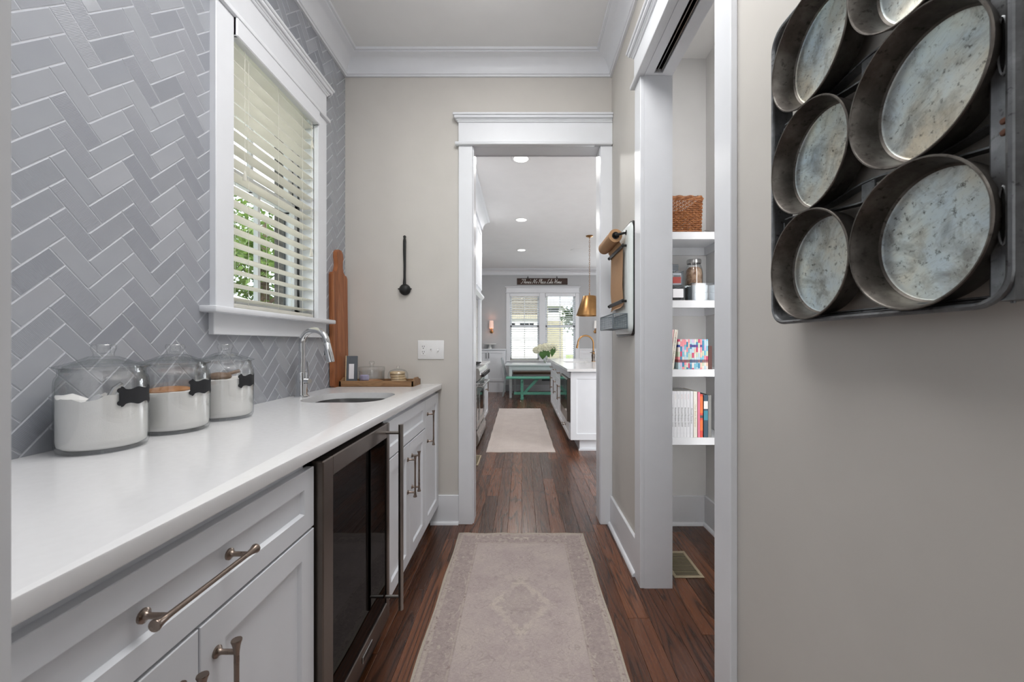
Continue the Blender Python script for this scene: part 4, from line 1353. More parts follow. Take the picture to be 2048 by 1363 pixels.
for k, x in enumerate((SPX0 + 0.086, SPX0 + 0.133)):
    mb = MB(Mb); mb.box(x - 0.0055, x + 0.0055, SPZ0 + 0.05, SPZ0 + 0.075, 0.005, 0.0075, bev=0.001)
    s_ = 1 if k == 0 else -1
    mb.prism([(0.006, -0.004), (0.016, s_ * 0.006 - 0.003), (0.016, s_ * 0.006 + 0.003), (0.006, 0.004)], lambda d_, v_, u_: (x + u_, SPZ0 + 0.0625 + v_, d_), -0.0038, 0.0038)
    part('toggle', mb, 'white_plastic', sp)

# ------------------------------------------------------------------ strapped bakery pans on the right wall
PX = 0.533                        # rim plane of the pans
pk = thing('bakery_pan_set', 'old strapped set of six round tin cake pans hung on the wall', 'pan set', (XR - 0.02, 0.68, 1.229))
PR = 0.0995
cols = (0.757, 0.5545)
rows_z = (1.3335, 1.5355, 1.7375)
pan0 = None
for iy, y in enumerate(cols):
    for iz, z in enumerate(rows_z):
        if pan0 is None:
            b = MB()
            org = Vector((XR - 0.02, 0.68, 1.229))
            rb = 0.0915
            prof = [(0.0, 0.0425), (rb * 0.3, 0.0432), (rb - 0.006, 0.0415), (rb - 0.003, 0.0400), (rb, 0.0375), (PR - 0.0015, 0.0), (PR, -0.002), (PR + 0.0018, -0.0022), (PR + 0.0028, -0.0004), (PR + 0.0022, 0.0022),
                    (PR + 0.0004, 0.0028), (rb + 0.0016, 0.039), (rb - 0.002, 0.0425), (0.0, 0.0445)]
            b.lathe(prof, c=(0, 0, 0), n=72, axis='X', mis=[0, 0, 0, 1, 1, 1, 1, 1, 1, 1, 1, 1, 1])
            me = bpy.data.meshes.new('pan')
            bmesh.ops.recalc_face_normals(b.bm, faces=b.bm.faces[:])
            b.bm.to_mesh(me); b.bm.free()
            me.materials.append(MATS['tin_bottom']); me.materials.append(MATS['tin_wall'])
            me.polygons.foreach_set('use_smooth', [True] * len(me.polygons)); me.set_sharp_from_angle(angle=R(40))
            pan0 = me
        o = bpy.data.objects.new('pan', pan0)
        C.objects.link(o)
        o.parent = pk
        o.location = Vector((PX, y, z)) - org
        o.rotation_euler = (rnd.uniform(0, 6.28), rnd.uniform(-0.012, 0.012), rnd.uniform(-0.012, 0.012))
# outer frame: rolled edge + band
fy0, fy1, fz0, fz1 = 0.448, 0.872, 1.230, 1.848
loop_ = rrect(fy0, fy1, fz0, fz1, 0.035, 6)
mb = MB()
rws = []
for (x, off) in ((0.545, 0.0), (0.545, 0.004), (0.580, 0.010), (0.580, 0.007), (0.546, 0.001)):
    cy, cz = (fy0 + fy1) / 2, (fz0 + fz1) / 2
    rws.append([mb.v((x, u + math.copysign(off, cy - u), v + math.copysign(off, cz - v))) for u, v in loop_])
for a, b in zip(rws, rws[1:] + rws[:1]):
    mb.bridge(a, b)
mb.tube([(0.545, u, v) for u, v in loop_], 0.0045, 8, closed=True)
part('frame', mb, 'strap_steel', pk)
# broad pressed flange at the near end, with slotted handles and rivets
mb = MB()
pf = [(0.0, 0.0), (0.004, 0.003), (0.009, 0.0015), (0.022, 0.0015), (0.027, 0.003), (0.031, 0.0)]
zs = [fz0 + 0.004 + (fz1 - fz0 - 0.008) * i / 24 for i in range(25)]
rr_ = []
for z in zs:
    e = 0.02 if (z - fz0 < 0.01 or fz1 - z < 0.01) else 0.0
    rr_.append([mb.v((0.547 - h, 0.440 + a, z)) for a, h in pf] + [mb.v((0.575, 0.440 + 0.031, z)), mb.v((0.575, 0.440, z))])
for a, b in zip(rr_, rr_[1:]):
    mb.bridge(a, b)
mb.f(rr_[0]); mb.f(rr_[-1][::-1])
fl = part('flange', mb, 'strap_steel', pk)
for zc in (1.33, 1.522, 1.70):
    mb = MB()
    lp = [(0.4555 + 0.0048 * math.cos(2 * PI * i / 24), zc + 0.033 * math.sin(2 * PI * i / 24)) for i in range(24)]
    mb.tube([(0.5445, u, v) for u, v in lp], 0.0017, 6, closed=True)
    part('slot_lip', mb, 'strap_steel', fl)
    mb = MB(); mb.f([mb.v((0.5452, u, v)) for u, v in lp]); part('slot', mb, 'dark_void', fl, smooth=0)
for zc in (1.424, 1.437, 1.62):
    mb = MB(); mb.lathe([(0, 0.0022), (0.003, 0.0018), (0.0042, 0.0)], c=(0.5455, 0.4555, zc), axis=(-1, 0, 0), n=14); part('rivet', mb, 'rust', fl)
# folded straps between the rows
for zc in ((rows_z[0] + rows_z[1]) / 2, (rows_z[1] + rows_z[2]) / 2, rows_z[2] + 0.103, rows_z[0] - 0.094):
    mb = MB()
    for s_ in (-1, 1):
        path = []
        for k in range(31):
            y = lerp(fy0 + 0.012, fy1 - 0.012, k / 30)
            # bows apart in the gaps between four pans, pinches where the pans nearly touch
            ph = (y - cols[1]) / (cols[0] - cols[1]) * PI
            g = 0.0055 + 0.010 * math.sin(ph) ** 2
            if abs(zc - (rows_z[2] + 0.103)) < 0.01: g = 0.006
            if abs(zc - (rows_z[0] - 0.094)) < 0.01: g = 0.002
            path.append((0.571, y, zc + s_ * g))
        for a, b in zip(path, path[1:]):
            pass
        rws = [[mb.v((p[0] - 0.0095, p[1], p[2] - 0.0012)), mb.v((p[0] + 0.0095, p[1], p[2] - 0.0012)), mb.v((p[0] + 0.0095, p[1], p[2] + 0.0012)), mb.v((p[0] - 0.0095, p[1], p[2] + 0.0012))] for p in path]
        for a, b in zip(rws, rws[1:]):
            mb.bridge(a, b)
        mb.f(rws[0]); mb.f(rws[-1][::-1])
    for ye in (fy0 + 0.012, fy1 - 0.012):
        mb.cyl((0.5615, ye, zc - 0.008), (0.5615, ye, zc + 0.008), 0.0022, n=8)
    st = part('strap', mb, 'strap_steel', pk)
    if fz0 + 0.05 < zc < fz1 - 0.05:
        mb = MB(); ym = (cols[0] + cols[1]) / 2
        mb.box(0.5635, 0.567, ym - 0.013, ym + 0.013, zc - 0.0145, zc + 0.0145, bev=0.001)
        part('strap_plate', mb, 'strap_steel', st)

# ------------------------------------------------------------------ enamel note board with paper roll
FN = FR_right(XR)
BY0, BY1, BZ0, BZ1 = 2.095, 2.50, 1.228, 1.842
nb = thing('note_board', 'white enamel wall board with a black rim and kraft paper roll', 'note board', (XR - 0.01, (BY0 + BY1) / 2, BZ0))
def dished(mb, r0, r1, offs, M):
    rws = []
    for (ins, wv, rad) in offs:
        lp = rrect(BY0 + ins, BY1 - ins, BZ0 + ins, BZ1 - ins, rad, 7)
        rws.append([mb.v((u, v, wv)) for u, v in lp])
    for a, b in zip(rws, rws[1:]):
        mb.bridge(a, b)
    mb.f(rws[-1]); mb.f(rws[0][::-1])
mb = MB(FN); dished(mb, 0, 0, [(0.0, 0.0, 0.055), (0.0, 0.010, 0.055), (0.004, 0.013, 0.053), (0.012, 0.009, 0.05), (0.02, 0.007, 0.05)], None)
part('rim', mb, 'enamel_black', nb, smooth=50)
mb = MB(FN); dished(mb, 0, 0, [(0.009, 0.006, 0.05), (0.009, 0.014, 0.05), (0.016, 0.022, 0.048), (0.032, 0.030, 0.04), (0.05, 0.032, 0.035)], None)
part('panel', mb, 'enamel_white', nb, smooth=50)
RX, RZ, RR = 0.085, 1.772, 0.036      # roll axis: w out of the wall, height, radius
mb = MB(FN); mb.lathe([(0.019, 0.0), (RR, 0.0), (RR, 0.30), (0.019, 0.30), (0.019, 0.0)], c=(2.185, RZ, RX), axis=(1, 0, 0), n=40)
rl = part('paper_roll', mb, 'kraft_paper', nb)
mb = MB(FN); mb.lathe([(0.012, -0.002), (0.0195, -0.002), (0.0195, 0.304), (0.012, 0.304), (0.012, -0.002)], c=(2.185, RZ, RX), axis=(1, 0, 0), n=28)
part('core', mb, 'enamel_black', rl)
mb = MB(FN)
mb.cyl((2.165, RZ, RX), (2.505, RZ, RX), 0.006, n=12)
for u in (2.170, 2.497):
    mb.tube([(u, RZ + 0.012, 0.008), (u, RZ + 0.010, 0.04), (u, RZ, RX)], [0.0075, 0.0065, 0.008], 12)
    mb.sphere((u, RZ, RX), 0.0105, 14, 8)
    mb.lathe([(0, 0.0), (0.014, 0.0), (0.014, 0.004), (0, 0.005)], c=(u, RZ + 0.012, 0.03), axis=(0, 0, 1), n=16)
part('bracket', mb, 'black_iron', nb)
# paper web: from roll down behind the bars to a torn end
mb = MB(FN)
web = [(RX - 0.034, 1.765), (0.062, 1.74), (0.048, 1.716), (0.044, 1.70), (0.045, 1.6), (0.047, 1.5), (0.042, 1.428), (0.04, 1.405), (0.046, 1.39), (0.060, 1.380)]
r1 = [mb.v((2.19, v, wv)) for wv, v in web]; r2 = [mb.v((2.335, v, wv + 0.001)) for wv, v in web]; r3 = [mb.v((2.48, v - (0.012 if i >= 8 else 0), wv)) for i, (wv, v) in enumerate(web)]
for a, b in ((r1, r2), (r2, r3)):
    mb.bridge(a, b, False)
part('paper_sheet', mb, 'kraft_paper', nb, smooth=60)
for v in (1.712, 1.415):
    mb = MB(FN); mb.box(2.155, 2.505, v - 0.011, v + 0.011, 0.050, 0.054, bev=0.001)
    for u in (2.162, 2.498):
        mb.cyl((u, v, 0.03), (u, v, 0.06), 0.0065, n=12)
    part('paper_bar', mb, 'black_iron', nb)
# wire basket
mb = MB(FN)
bu0, bu1, bv0, bv1, bw0, bw1 = 2.14, 2.48, 1.268, 1.345, 0.034, 0.108
for v in (bv0, bv1):
    mb.tube([(bu0, v, bw0), (bu1, v, bw0), (bu1, v, bw1), (bu0, v, bw1)], 0.0035, 6, closed=True)
for u in (bu0, bu1):
    mb.cyl((u, bv0, bw1), (u, bv1, bw1), 0.003, n=6)
    mb.cyl((u, bv0, bw0), (u, bv1, bw0), 0.003, n=6)
bk = part('basket_frame', mb, 'zinc_wire', nb)
mb = MB(FN)
k = 0.0125
def rng(a, b, st):
    n = int(round((b - a) / st))
    return [a + (b - a) * i / n for i in range(n + 1)]
for u in rng(bu0, bu1, k):
    mb.tube([(u, bv1, bw0), (u, bv0, bw0), (u, bv0, bw1), (u, bv1, bw1)], 0.0009, 4)
for v in rng(bv0, bv1, k):
    mb.tube([(bu0, v, bw0), (bu1, v, bw0), (bu1, v, bw1), (bu0, v, bw1)], 0.0009, 4, closed=True)
for wv in rng(bw0, bw1, k):
    for u in (bu0, bu1):
        mb.cyl((u, bv0, wv), (u, bv1, wv), 0.0009, n=4)
    mb.cyl((bu0, bv0, wv), (bu1, bv0, wv), 0.0009, n=4)
part('wire_mesh', mb, 'zinc_wire', bk)['kind'] = 'stuff'

# ------------------------------------------------------------------ closet shelves and what stands on them
SHX0, SHX1, SHY0, SHY1 = XR + WT + 0.001, 1.209, 2.33, YB - 0.0125
SHZ = [1.833, 1.437, 1.037, 0.642]
names = ['topmost white closet shelf with the wicker basket', 'white closet shelf under the basket, holding a mason jar', 'white closet shelf of bright patterned spines', 'lowest white closet shelf, of white spined annuals']
for z, nm in zip(SHZ, names):
    mb = MB(); mb.box(SHX0, SHX1, SHY0 + 0.012, SHY1, z - 0.02, z, bev=0.0008); mb.box(SHX0, SHX1, SHY0, SHY0 + 0.018, z - 0.043, z, bev=0.0015)
    mb.box(SHX0, SHX1, SHY1 - 0.016, SHY1, z - 0.07, z - 0.02)
    mb.box(SHX1 - 0.016, SHX1, SHY0 + 0.02, SHY1, z - 0.07, z - 0.02)
    solo('closet_shelf', mb, 'trim_white', nm, 'shelf', 'white closet shelves')

def spine_mats():
    m = NT('patterned_spine')
    r = m.objrand()
    sep = m.n('SeparateXYZ'); m.set(sep, 0, m.coord())
    zc = m.math('FLOOR', m.math('MULTIPLY_ADD', sep.outputs[2], 34.0, m.math('MULTIPLY', r, 13.0)))
    cv = m.n('CombineXYZ'); m.set(cv, 0, m.math('MULTIPLY', r, 57.0)); m.set(cv, 1, 3.0); m.set(cv, 2, zc)
    wn = m.n('TexWhiteNoise', noise_dimensions='3D'); m.set(wn, 'Vector', cv.outputs[0])
    col = m.ramp(wn.outputs['Value'], [(0.0, lin(190, 216, 226)), (0.16, lin(120, 190, 212)), (0.3, lin(232, 224, 220)), (0.42, lin(240, 150, 160)), (0.53, lin(206, 70, 110)), (0.62, lin(200, 214, 190)), (0.74, lin(60, 140, 180)), (0.84, lin(214, 190, 220)), (0.93, lin(236, 200, 180))], 'CONSTANT')
    z = sep.outputs[2]
    def bandz(a, b):
        return m.math('MULTIPLY', m.math('GREATER_THAN', z, a), m.math('LESS_THAN', z, b))
    sw = m.n('TexWhiteNoise', noise_dimensions='1D'); m.set(sw, 'W', m.math('MULTIPLY', r, 991.0))
    col = m.mix(m.math('MULTIPLY', bandz(0.039, 0.056), 0.85), col, m.ramp(sw.outputs['Value'], [(0.0, lin(120, 48, 64)), (0.5, lin(146, 74, 78)), (0.75, lin(44, 44, 96))], 'CONSTANT'))
    col = m.mix(m.math('MULTIPLY', bandz(0.128, 0.142), m.math('GREATER_THAN', sw.outputs['Value'], 0.45)), col, m.ramp(sw.outputs['Value'], [(0.0, lin(44, 70, 150)), (0.8, lin(90, 50, 140))], 'CONSTANT'))
    m.bs(color=col, rough=0.45)
    MATS['patterned_spine'] = m.m
    for nm, c in (('spine_white', lin(226, 228, 232)), ('spine_ivory', lin(230, 226, 214)), ('spine_pink', lin(226, 120, 150)), ('spine_palepink', lin(226, 184, 184)), ('spine_orange', lin(240, 110, 30)), ('spine_red', lin(220, 60, 34)),
                  ('spine_teal', lin(16, 62, 84)), ('spine_brown', lin(84, 42, 34)), ('spine_grey', lin(128, 128, 126)), ('ink_dark', lin(60, 62, 66)), ('ink_gold', lin(190, 168, 120)), ('ink_red', lin(176, 72, 66)), ('ink_white', lin(232, 232, 228)), ('paper', lin(226, 220, 206)), ('spine_cyan', lin(30, 130, 150))):
        plain(nm, c, 0.45, var=0.03, scale=60)
spine_mats()
def book(x0, w_, h, d, z, mat, label, group=None, y=None, lean_=0.0, texts=(), cat='book', bands=()):
    """upright book, spine to -Y; lean_ tips it about its lower left edge"""
    y = SHY0 + 0.004 if y is None else y
    M = Matrix.Translation((x0, y, z + 0.0003)) @ Matrix.Rotation(lean_, 4, 'Y')
    t = thing('book', label, cat, (x0 + w_ / 2, y, z), group)
    mb = MB(M)
    mb.box(0, w_, 0, 0.0022, 0, h, bev=0.0006)
    mb.box(0, 0.0018, 0.001, d, 0, h)
    mb.box(w_ - 0.0018, w_, 0.001, d, 0, h)
    part('cover', mb, mat, t)
    mb = MB(M); mb.box(0.0018, w_ - 0.0018, 0.002, d - 0.003, 0.003, h - 0.003); part('pages', mb, 'paper', t)
    for (z0, z1, mt) in bands:
        mb = MB(M); mb.box(0.0003, w_ - 0.0003, -0.0003, 0.0005, z0, z1); part('spine_band', mb, mt, t)
    for (txt, size, zc, mt, ln) in texts:
        mb = MB(M)
        text_into(mb, txt, size, lambda a, b, d_: (w_ / 2 + b, -d_ - 0.0004, zc - a), width=ln)
        part('spine_lettering', mb, mt, t, smooth=0)
    return t
zA = SHZ[3]
x = 0.862
years = ['2008', '2010', '2011', '2009', '2013', '2012']
words = ['first', 'second', 'third', 'fourth', 'fifth', 'sixth']
for k in range(6):
    book(x, 0.0182, 0.268, 0.2, zA, 'spine_white', ['white recipe annual with a dark grey title at the spine top', 'white recipe annual with a gold title at the spine top', 'white recipe annual with a dark grey title at the spine top', 'white recipe annual with a red title at the spine top', 'white recipe annual with a red title at the spine top', 'white recipe annual with a red title at the spine top'][k], 'white recipe annuals', texts=((u'Annual Recipes ' + years[k], 0.0115, 0.118, 'ink_dark', 0.112), ('Taste of Home', 0.005, 0.236, ('ink_dark', 'ink_gold', 'ink_dark', 'ink_red', 'ink_red', 'ink_red')[k], 0.03)))
    x += 0.0188
book(x + 0.001, 0.0165, 0.268, 0.2, zA, 'spine_white', 'slim white annual next to the ivory recipe book', None, texts=(('Annual Recipes', 0.011, 0.125, 'ink_dark', 0.09),)); x += 0.0195
book(x, 0.022, 0.267, 0.2, zA, 'spine_ivory', 'ivory spined recipe book with gold lettering beside the pink book', None, texts=(('Our Best Recipes', 0.014, 0.125, 'ink_gold', 0.13),)); x += 0.0255
book(x, 0.0125, 0.262, 0.2, zA, 'spine_pink', 'slim bright pink book beside the orange one', None); x += 0.0128
book(x, 0.0165, 0.25, 0.19, zA, 'spine_red', 'orange and red spined cookbook', None, bands=((0.04, 0.1, 'spine_orange'), (0.112, 0.128, 'ink_dark'), (0.14, 0.238, 'spine_orange'))); x += 0.0215
book(x, 0.024, 0.246, 0.19, zA, 'spine_teal', 'dark teal spined cookbook with pale lettering', None, bands=((0.10, 0.155, 'spine_cyan'), (0.165, 0.21, 'ink_white'))); x += 0.0255
book(x, 0.018, 0.244, 0.19, zA, 'spine_grey', 'grey spined book at the end of the lowest shelf row', None)
zB = SHZ[2]
book(0.838, 0.018, 0.232, 0.19, zB, 'spine_palepink', 'pale pink book leaning at the shelf end', None, lean_=R(6.5))
book(0.8585, 0.021, 0.232, 0.19, zB, 'spine_ivory', 'cream cookbook leaning against the patterned spines', None, lean_=R(6.5), texts=(('EVERYDAY DELICIOUS', 0.0095, 0.112, 'ink_dark', 0.148), ('ROCCO', 0.006, 0.2, 'ink_red', 0.035)))
x = 0.906
brn = random.Random(3)
for k in range(15):
    w_ = brn.choice([0.0095, 0.011, 0.0125, 0.0115])
    book(x, w_, 0.174, 0.15, zB, 'patterned_spine', 'slim pink, white and blue patterned volume in a matching row', 'patterned volumes on the closet shelf')
    x += w_ + 0.0004
book(x + 0.001, 0.022, 0.136, 0.13, zB, 'spine_brown', 'small dark brown book with a gilt ornament at the end of the patterned row', None)

# closet shelf two: bins, mason jar, cups
zC = SHZ[1]
def bin_(name, label, x0, x1, y0, y1, z, h, mat='smoke_plastic', group=None, rim=True):
    t = thing(name, label, 'storage bin', ((x0 + x1) / 2, (y0 + y1) / 2, z), group)
    mb = MB(); w_ = 0.0022
    mb.box(x0, x1, y0, y0 + w_, z, z + h); mb.box(x0, x1, y1 - w_, y1, z, z + h)
    mb.box(x0, x0 + w_, y0 + w_, y1 - w_, z, z + h); mb.box(x1 - w_, x1, y0 + w_, y1 - w_, z, z + h); mb.box(x0 + w_, x1 - w_, y0 + w_, y1 - w_, z, z + w_)
    part('shell', mb, mat, t)
    if rim:
        mb = MB()
        mb.tube([(x0, y0, z + h), (x1, y0, z + h), (x1, y1, z + h), (x0, y1, z + h)], 0.003, 6, closed=True)
        part('rim', mb, mat, t)
    return t
b1 = bin_('storage_bin', 'low smoky clear bin with a white label, under the red-labelled one', 0.80, 0.942, SHY0 + 0.006, 2.60, zC, 0.083)
mb = MB(); mb.box(0.875, 0.936, SHY0 + 0.0035, SHY0 + 0.0055, zC + 0.016, zC + 0.066); part('paper_label', mb, 'card_white', b1)
mb = MB(); mb.box(0.81, 0.93, SHY0 + 0.02, 2.58, zC + 0.003, zC + 0.05, bev=0.006); part('contents', mb, 'black_plastic', b1)
b2 = bin_('storage_bin', 'clear bin holding a red and white packet, stacked on the low bin', 0.80, 0.938, SHY0 + 0.006, 2.60, zC + 0.0865, 0.083)
mb = MB(); mb.box(0.875, 0.928, SHY0 + 0.011, SHY0 + 0.06, zC + 0.09, zC + 0.16, bev=0.004); pk2 = part('packet', mb, 'card_white', b2)
mb = MB(); mb.box(0.877, 0.924, SHY0 + 0.009, SHY0 + 0.0112, zC + 0.1, zC + 0.136); part('packet_print', mb, 'spine_red', pk2)
mb = MB(); mb.box(0.881, 0.922, SHY0 + 0.009, SHY0 + 0.0112, zC + 0.1375, zC + 0.146); part('packet_band', mb, 'spine_grey', pk2)
mb = MB()
mb.box(0.81, 0.918, SHY0 + 0.03, 2.56, zC + 0.1735, zC + 0.212, bev=0.004); mb.box(0.81, 0.919, SHY0 + 0.029, 2.561, zC + 0.198, zC + 0.214, bev=0.003)
solo('lidded_box', mb, 'slate_grey', 'dark blue-grey lidded box on top of the clear bins', 'box')
# mason jar
mx, my = 1.072, 2.51
mj = thing('mason_jar', 'tall mason jar of brown sugar with a silver lid', 'jar', (mx, my, zC))
mb = MB(); r = 0.052
mb.lathe([(0, 0.0000), (r * 0.9, 0.0000), (r, 0.0140), (r, 0.1813), (r * 0.93, 0.2106), (r * 0.78, 0.2340), (r * 0.74, 0.2410), (r * 0.74, 0.2644), (r * 0.7, 0.2644), (r * 0.7, 0.2387), (r * 0.9, 0.2083), (r * 0.96, 0.1755), (r * 0.96, 0.0140), (0, 0.0047)], c=(mx, my, zC), n=40)
part('body', mb, 'jar_glass', mj, smooth=50)
mg = NT('brown_sugar'); vv = mg.coord(); fz = mg.noise(vv, 38, 5, 0.6)
mg.bs(color=mg.ramp(fz, [(0.35, lin(118, 82, 60)), (0.5, lin(186, 150, 122)), (0.7, lin(220, 194, 168))]), rough=0.9); MATS['brown_sugar'] = mg.m
mb = MB(); mb.lathe([(0, 0.0059), (r * 0.93, 0.0070), (r * 0.95, 0.0234), (r * 0.95, 0.1755), (r * 0.86, 0.2083), (r * 0.6, 0.2223), (0, 0.2246)], c=(mx, my, zC), n=36); part('contents', mb, 'brown_sugar', mj)
mb = MB(); mb.lathe([(r * 0.76, 0.2457), (r * 0.82, 0.2457), (r * 0.82, 0.2662), (r * 0.78, 0.2709), (0, 0.2709)], c=(mx, my, zC), n=36); part('lid', mb, 'silver_lid', mj)
# bin of white cups
b3 = bin_('storage_bin', 'low clear bin filled with small white cups at the shelf front', 0.985, 1.198, SHY0 + 0.004, 2.437, zC, 0.098)
cup0 = None
for j in range(2):
    for i in range(4):
        for k in range(2):
            cxp, cyp, czp = 1.014 + i * 0.0515, SHY0 + 0.031 + j * 0.048, zC + 0.0025 + k * 0.0445
            if cup0 is None:
                mb = MB(); mb.lathe([(0, 0), (0.0185, 0), (0.0195, 0.002), (0.0225, 0.038), (0.0238, 0.039), (0.0238, 0.0415), (0.022, 0.0425), (0, 0.0425)], c=(cxp, cyp, czp), n=24)
                cup0 = solo('cup', mb, 'cup_white', 'small white lidded cup in the clear bin', 'cup', 'white cups in the clear bin')
            else:
                copy_tree(cup0, (cxp, cyp, czp))

# wicker basket on the top shelf
zD = SHZ[0]
wb = thing('wicker_basket', 'brown woven wicker basket on the topmost closet shelf', 'basket', (0.925, 2.47, zD))
wx0, wx1, wy0, wy1 = 0.79, 1.052, SHY0 + 0.016, 2.61
H = 0.208
path = rrect(wx0, wx1, wy0, wy1, 0.03, 4)
# resample evenly
def resample(pts, n):
    P = [Vector(p) for p in pts] + [Vector(pts[0])]
    L = [0]
    for a, b in zip(P, P[1:]): L.append(L[-1] + (b - a).length)
    out = []
    for i in range(n):
        s_ = L[-1] * i / n
        for k in range(len(P) - 1):
            if L[k + 1] >= s_:
                t = (s_ - L[k]) / max(1e-9, L[k + 1] - L[k])
                out.append(P[k].lerp(P[k + 1], t)); break
    return out
nst = 58
pp = resample(path, nst * 2)
cen = Vector(((wx0 + wx1) / 2, (wy0 + wy1) / 2))
mb = MB()
nr = 17
for rI in range(nr):
    z = zD + 0.012 + (H - 0.035) * rI / (nr - 1)
    fl_ = 1 + 0.04 * rI / nr
    ring_ = []
    for i, p in enumerate(pp):
        amp = 0.0042 * (1 if ((i // 2) + rI) % 2 else -1) if i % 2 == 0 else 0.0
        dirv = (p - cen).normalized()
        q = cen + (p - cen) * fl_ + dirv * amp
        ring_.append((q.x, q.y, z + (0.0028 if i % 2 else -0.001)))
    mb.tube(ring_, 0.0044, 5, closed=True)
wv = part('weave', mb, 'wicker', wb, smooth=60)
mb = MB()
for i in range(0, len(pp), 2):
    p = pp[i]; q = cen + (p - cen) * 1.04
    mb.cyl((p.x, p.y, zD + 0.002), (q.x, q.y, zD + H - 0.01), 0.0026, n=5)
part('stakes', mb, 'wicker', wb, smooth=60)
for zz, rr2, ph in ((zD + 0.008, 0.006, 0), (zD + H - 0.008, 0.0075, 0), (zD + H - 0.002, 0.0068, 0.5), (zD + H - 0.016, 0.006, 0.25)):
    mb = MB()
    ring_ = []
    for i, p in enumerate(pp):
        a = i * 0.9 + ph * 6.28
        q = cen + (p - cen) * (1.045 if zz > zD + 0.1 else 1.0) + (p - cen).normalized() * 0.003 * math.cos(a)
        ring_.append((q.x, q.y, zz + 0.003 * math.sin(a)))
    mb.tube(ring_, rr2, 6, closed=True)
    part('border_braid', mb, 'wicker', wb, smooth=60)
mb = MB(); mb.box(wx0 + 0.008, wx1 - 0.008, wy0 + 0.008, wy1 - 0.008, zD + 0.001, zD + 0.006); part('base', mb, 'wicker', wb)
# whisk sticking out of the basket
mb = MB()
wt = thing('wire_whisk', 'thin wire whisk with a black tip sticking out of the wicker basket', 'whisk', (1.0, 2.45, zD + 0.02))
o_ = Vector((1.0, 2.45, zD + 0.0105)); ax = Vector((0.30, 0.02, 1.0)).normalized(); sd = Vector((0, 1, 0)); s3 = ax.cross(sd)
for k in range(3):
    dv = sd * math.cos(k * PI / 3) + s3 * math.sin(k * PI / 3)
    loop2 = [o_ + ax * (0.10 + 0.15 * math.sin(q * PI / 12) ** 0.8) + dv * (0.03 * math.cos(q * PI / 12)) for q in range(13)]
    mb.tube([o_ + ax * 0.06] + loop2 + [o_ + ax * 0.06], 0.0008, 5)
part('wires', mb, 'chrome', wt)
mb = MB(); mb.tube([o_, o_ + ax * 0.09], [0.006, 0.005], 10); part('handle', mb, 'chrome', wt)
mb = MB(); mb.sphere(o_ + ax * 0.2505, 0.006, 12, 8); part('tip', mb, 'black_plastic', wt)
# folded lace napkin in front of the basket's corner
mb = MB()
rows_ = []
for i in range(12):
    u = i / 11
    rows_.append([mb.v((1.02 + 0.11 * u, SHY0 + 0.02 + 0.06 * v, zD + 0.0015 + (0.012 * abs(math.sin(u * 7 + v * 3)) + 0.014 * u) * math.sin(PI * min(1, v * 1.2 + 0.1)) * (0.2 + 0.8 * math.sin(PI * u)))) for v in [j / 7 for j in range(8)]])
for a, b in zip(rows_, rows_[1:]):
    mb.bridge(a, b, False)
solo('lace_napkin', mb, 'silver_lid', 'small crumpled silvery napkin beside the wicker basket', 'napkin', smooth=60)

# ------------------------------------------------------------------ floor registers
def register(x0, x1, y0, y1, label, slats_along_x=True, n=19):
    t = thing('floor_register', label, 'floor vent', ((x0 + x1) / 2, (y0 + y1) / 2, 0), None)
    mb = MB(); e = 0.016
    mb.box(x0, x1, y0, y0 + e, 0, 0.005, bev=0.002); mb.box(x0, x1, y1 - e, y1, 0, 0.005, bev=0.002)
    mb.box(x0, x0 + e, y0 + e - 0.002, y1 - e + 0.002, 0, 0.0049, bev=0.002); mb.box(x1 - e, x1, y0 + e - 0.002, y1 - e + 0.002, 0, 0.0049, bev=0.002)
    part('frame', mb, 'cream_metal', t)
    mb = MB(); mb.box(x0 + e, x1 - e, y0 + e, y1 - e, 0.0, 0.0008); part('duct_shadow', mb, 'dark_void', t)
    first = None
    for i in range(n):
        y = lerp(y0 + e, y1 - e, (i + 0.5) / n)
        if first is None:
            mb = MB(); mb.box(x0 + e, x1 - e, y - 0.0014, y + 0.0014, 0.0016, 0.0038); first = part('slat', mb, 'cream_metal', t); yf = y
        else:
            o = first.copy(); C.objects.link(o); o.location = (0, y - yf, 0)
    return t
register(0.772, 0.925, 2.035, 2.295, 'cream metal floor register in the closet')
register(-0.56, -0.428, 3.92, 4.27, 'cream metal floor register in front of the range')

# ------------------------------------------------------------------ runners
def runner(name, x0, x1, y0, y1, mat, label, rot=0.0, wav=0.002):
    cx, cy = (x0 + x1) / 2, (y0 + y1) / 2
    hw, hl = (x1 - x0) / 2, (y1 - y0) / 2
    mb = MB()
    nx, ny = 14, 40
    top = [[mb.v((-hw + 2 * hw * i / nx + 0.0025 * math.sin(j * 0.9 + i), -hl + 2 * hl * j / ny + (0.004 * math.sin(i * 1.7) if j in (0, ny) else 0),
                  0.0055 + (wav * max(0, math.sin(i * 1.3 + 1)) if j in (0, ny) else 0.0))) for i in range(nx + 1)] for j in range(ny + 1)]
    for a, b in zip(top, top[1:]):
        mb.bridge(a, b, False)
    edge = [top[0][i] for i in range(nx + 1)] + [top[j][nx] for j in range(1, ny + 1)] + [top[ny][i] for i in range(nx - 1, -1, -1)] + [top[j][0] for j in range(ny - 1, 0, -1)]
    low = [mb.v((v.co.x, v.co.y, 0.0003)) for v in edge]
    mb.bridge(edge, low)
    o = finish(name, mb, mat, None, None, 40)
    o.location = (cx, cy, 0)
    o.rotation_euler = (0, 0, rot)
    WORIG[o.name] = Vector((cx, cy, 0))
    return o
MED = 0.28
rug_mat('rug_near', 0.3865, 1.405, False)
tag(runner('runner_rug', -0.392, 0.381, -0.3, 2.51, 'rug_near', 'x'), 'faded taupe oriental runner rug on the pantry floor', 'rug')
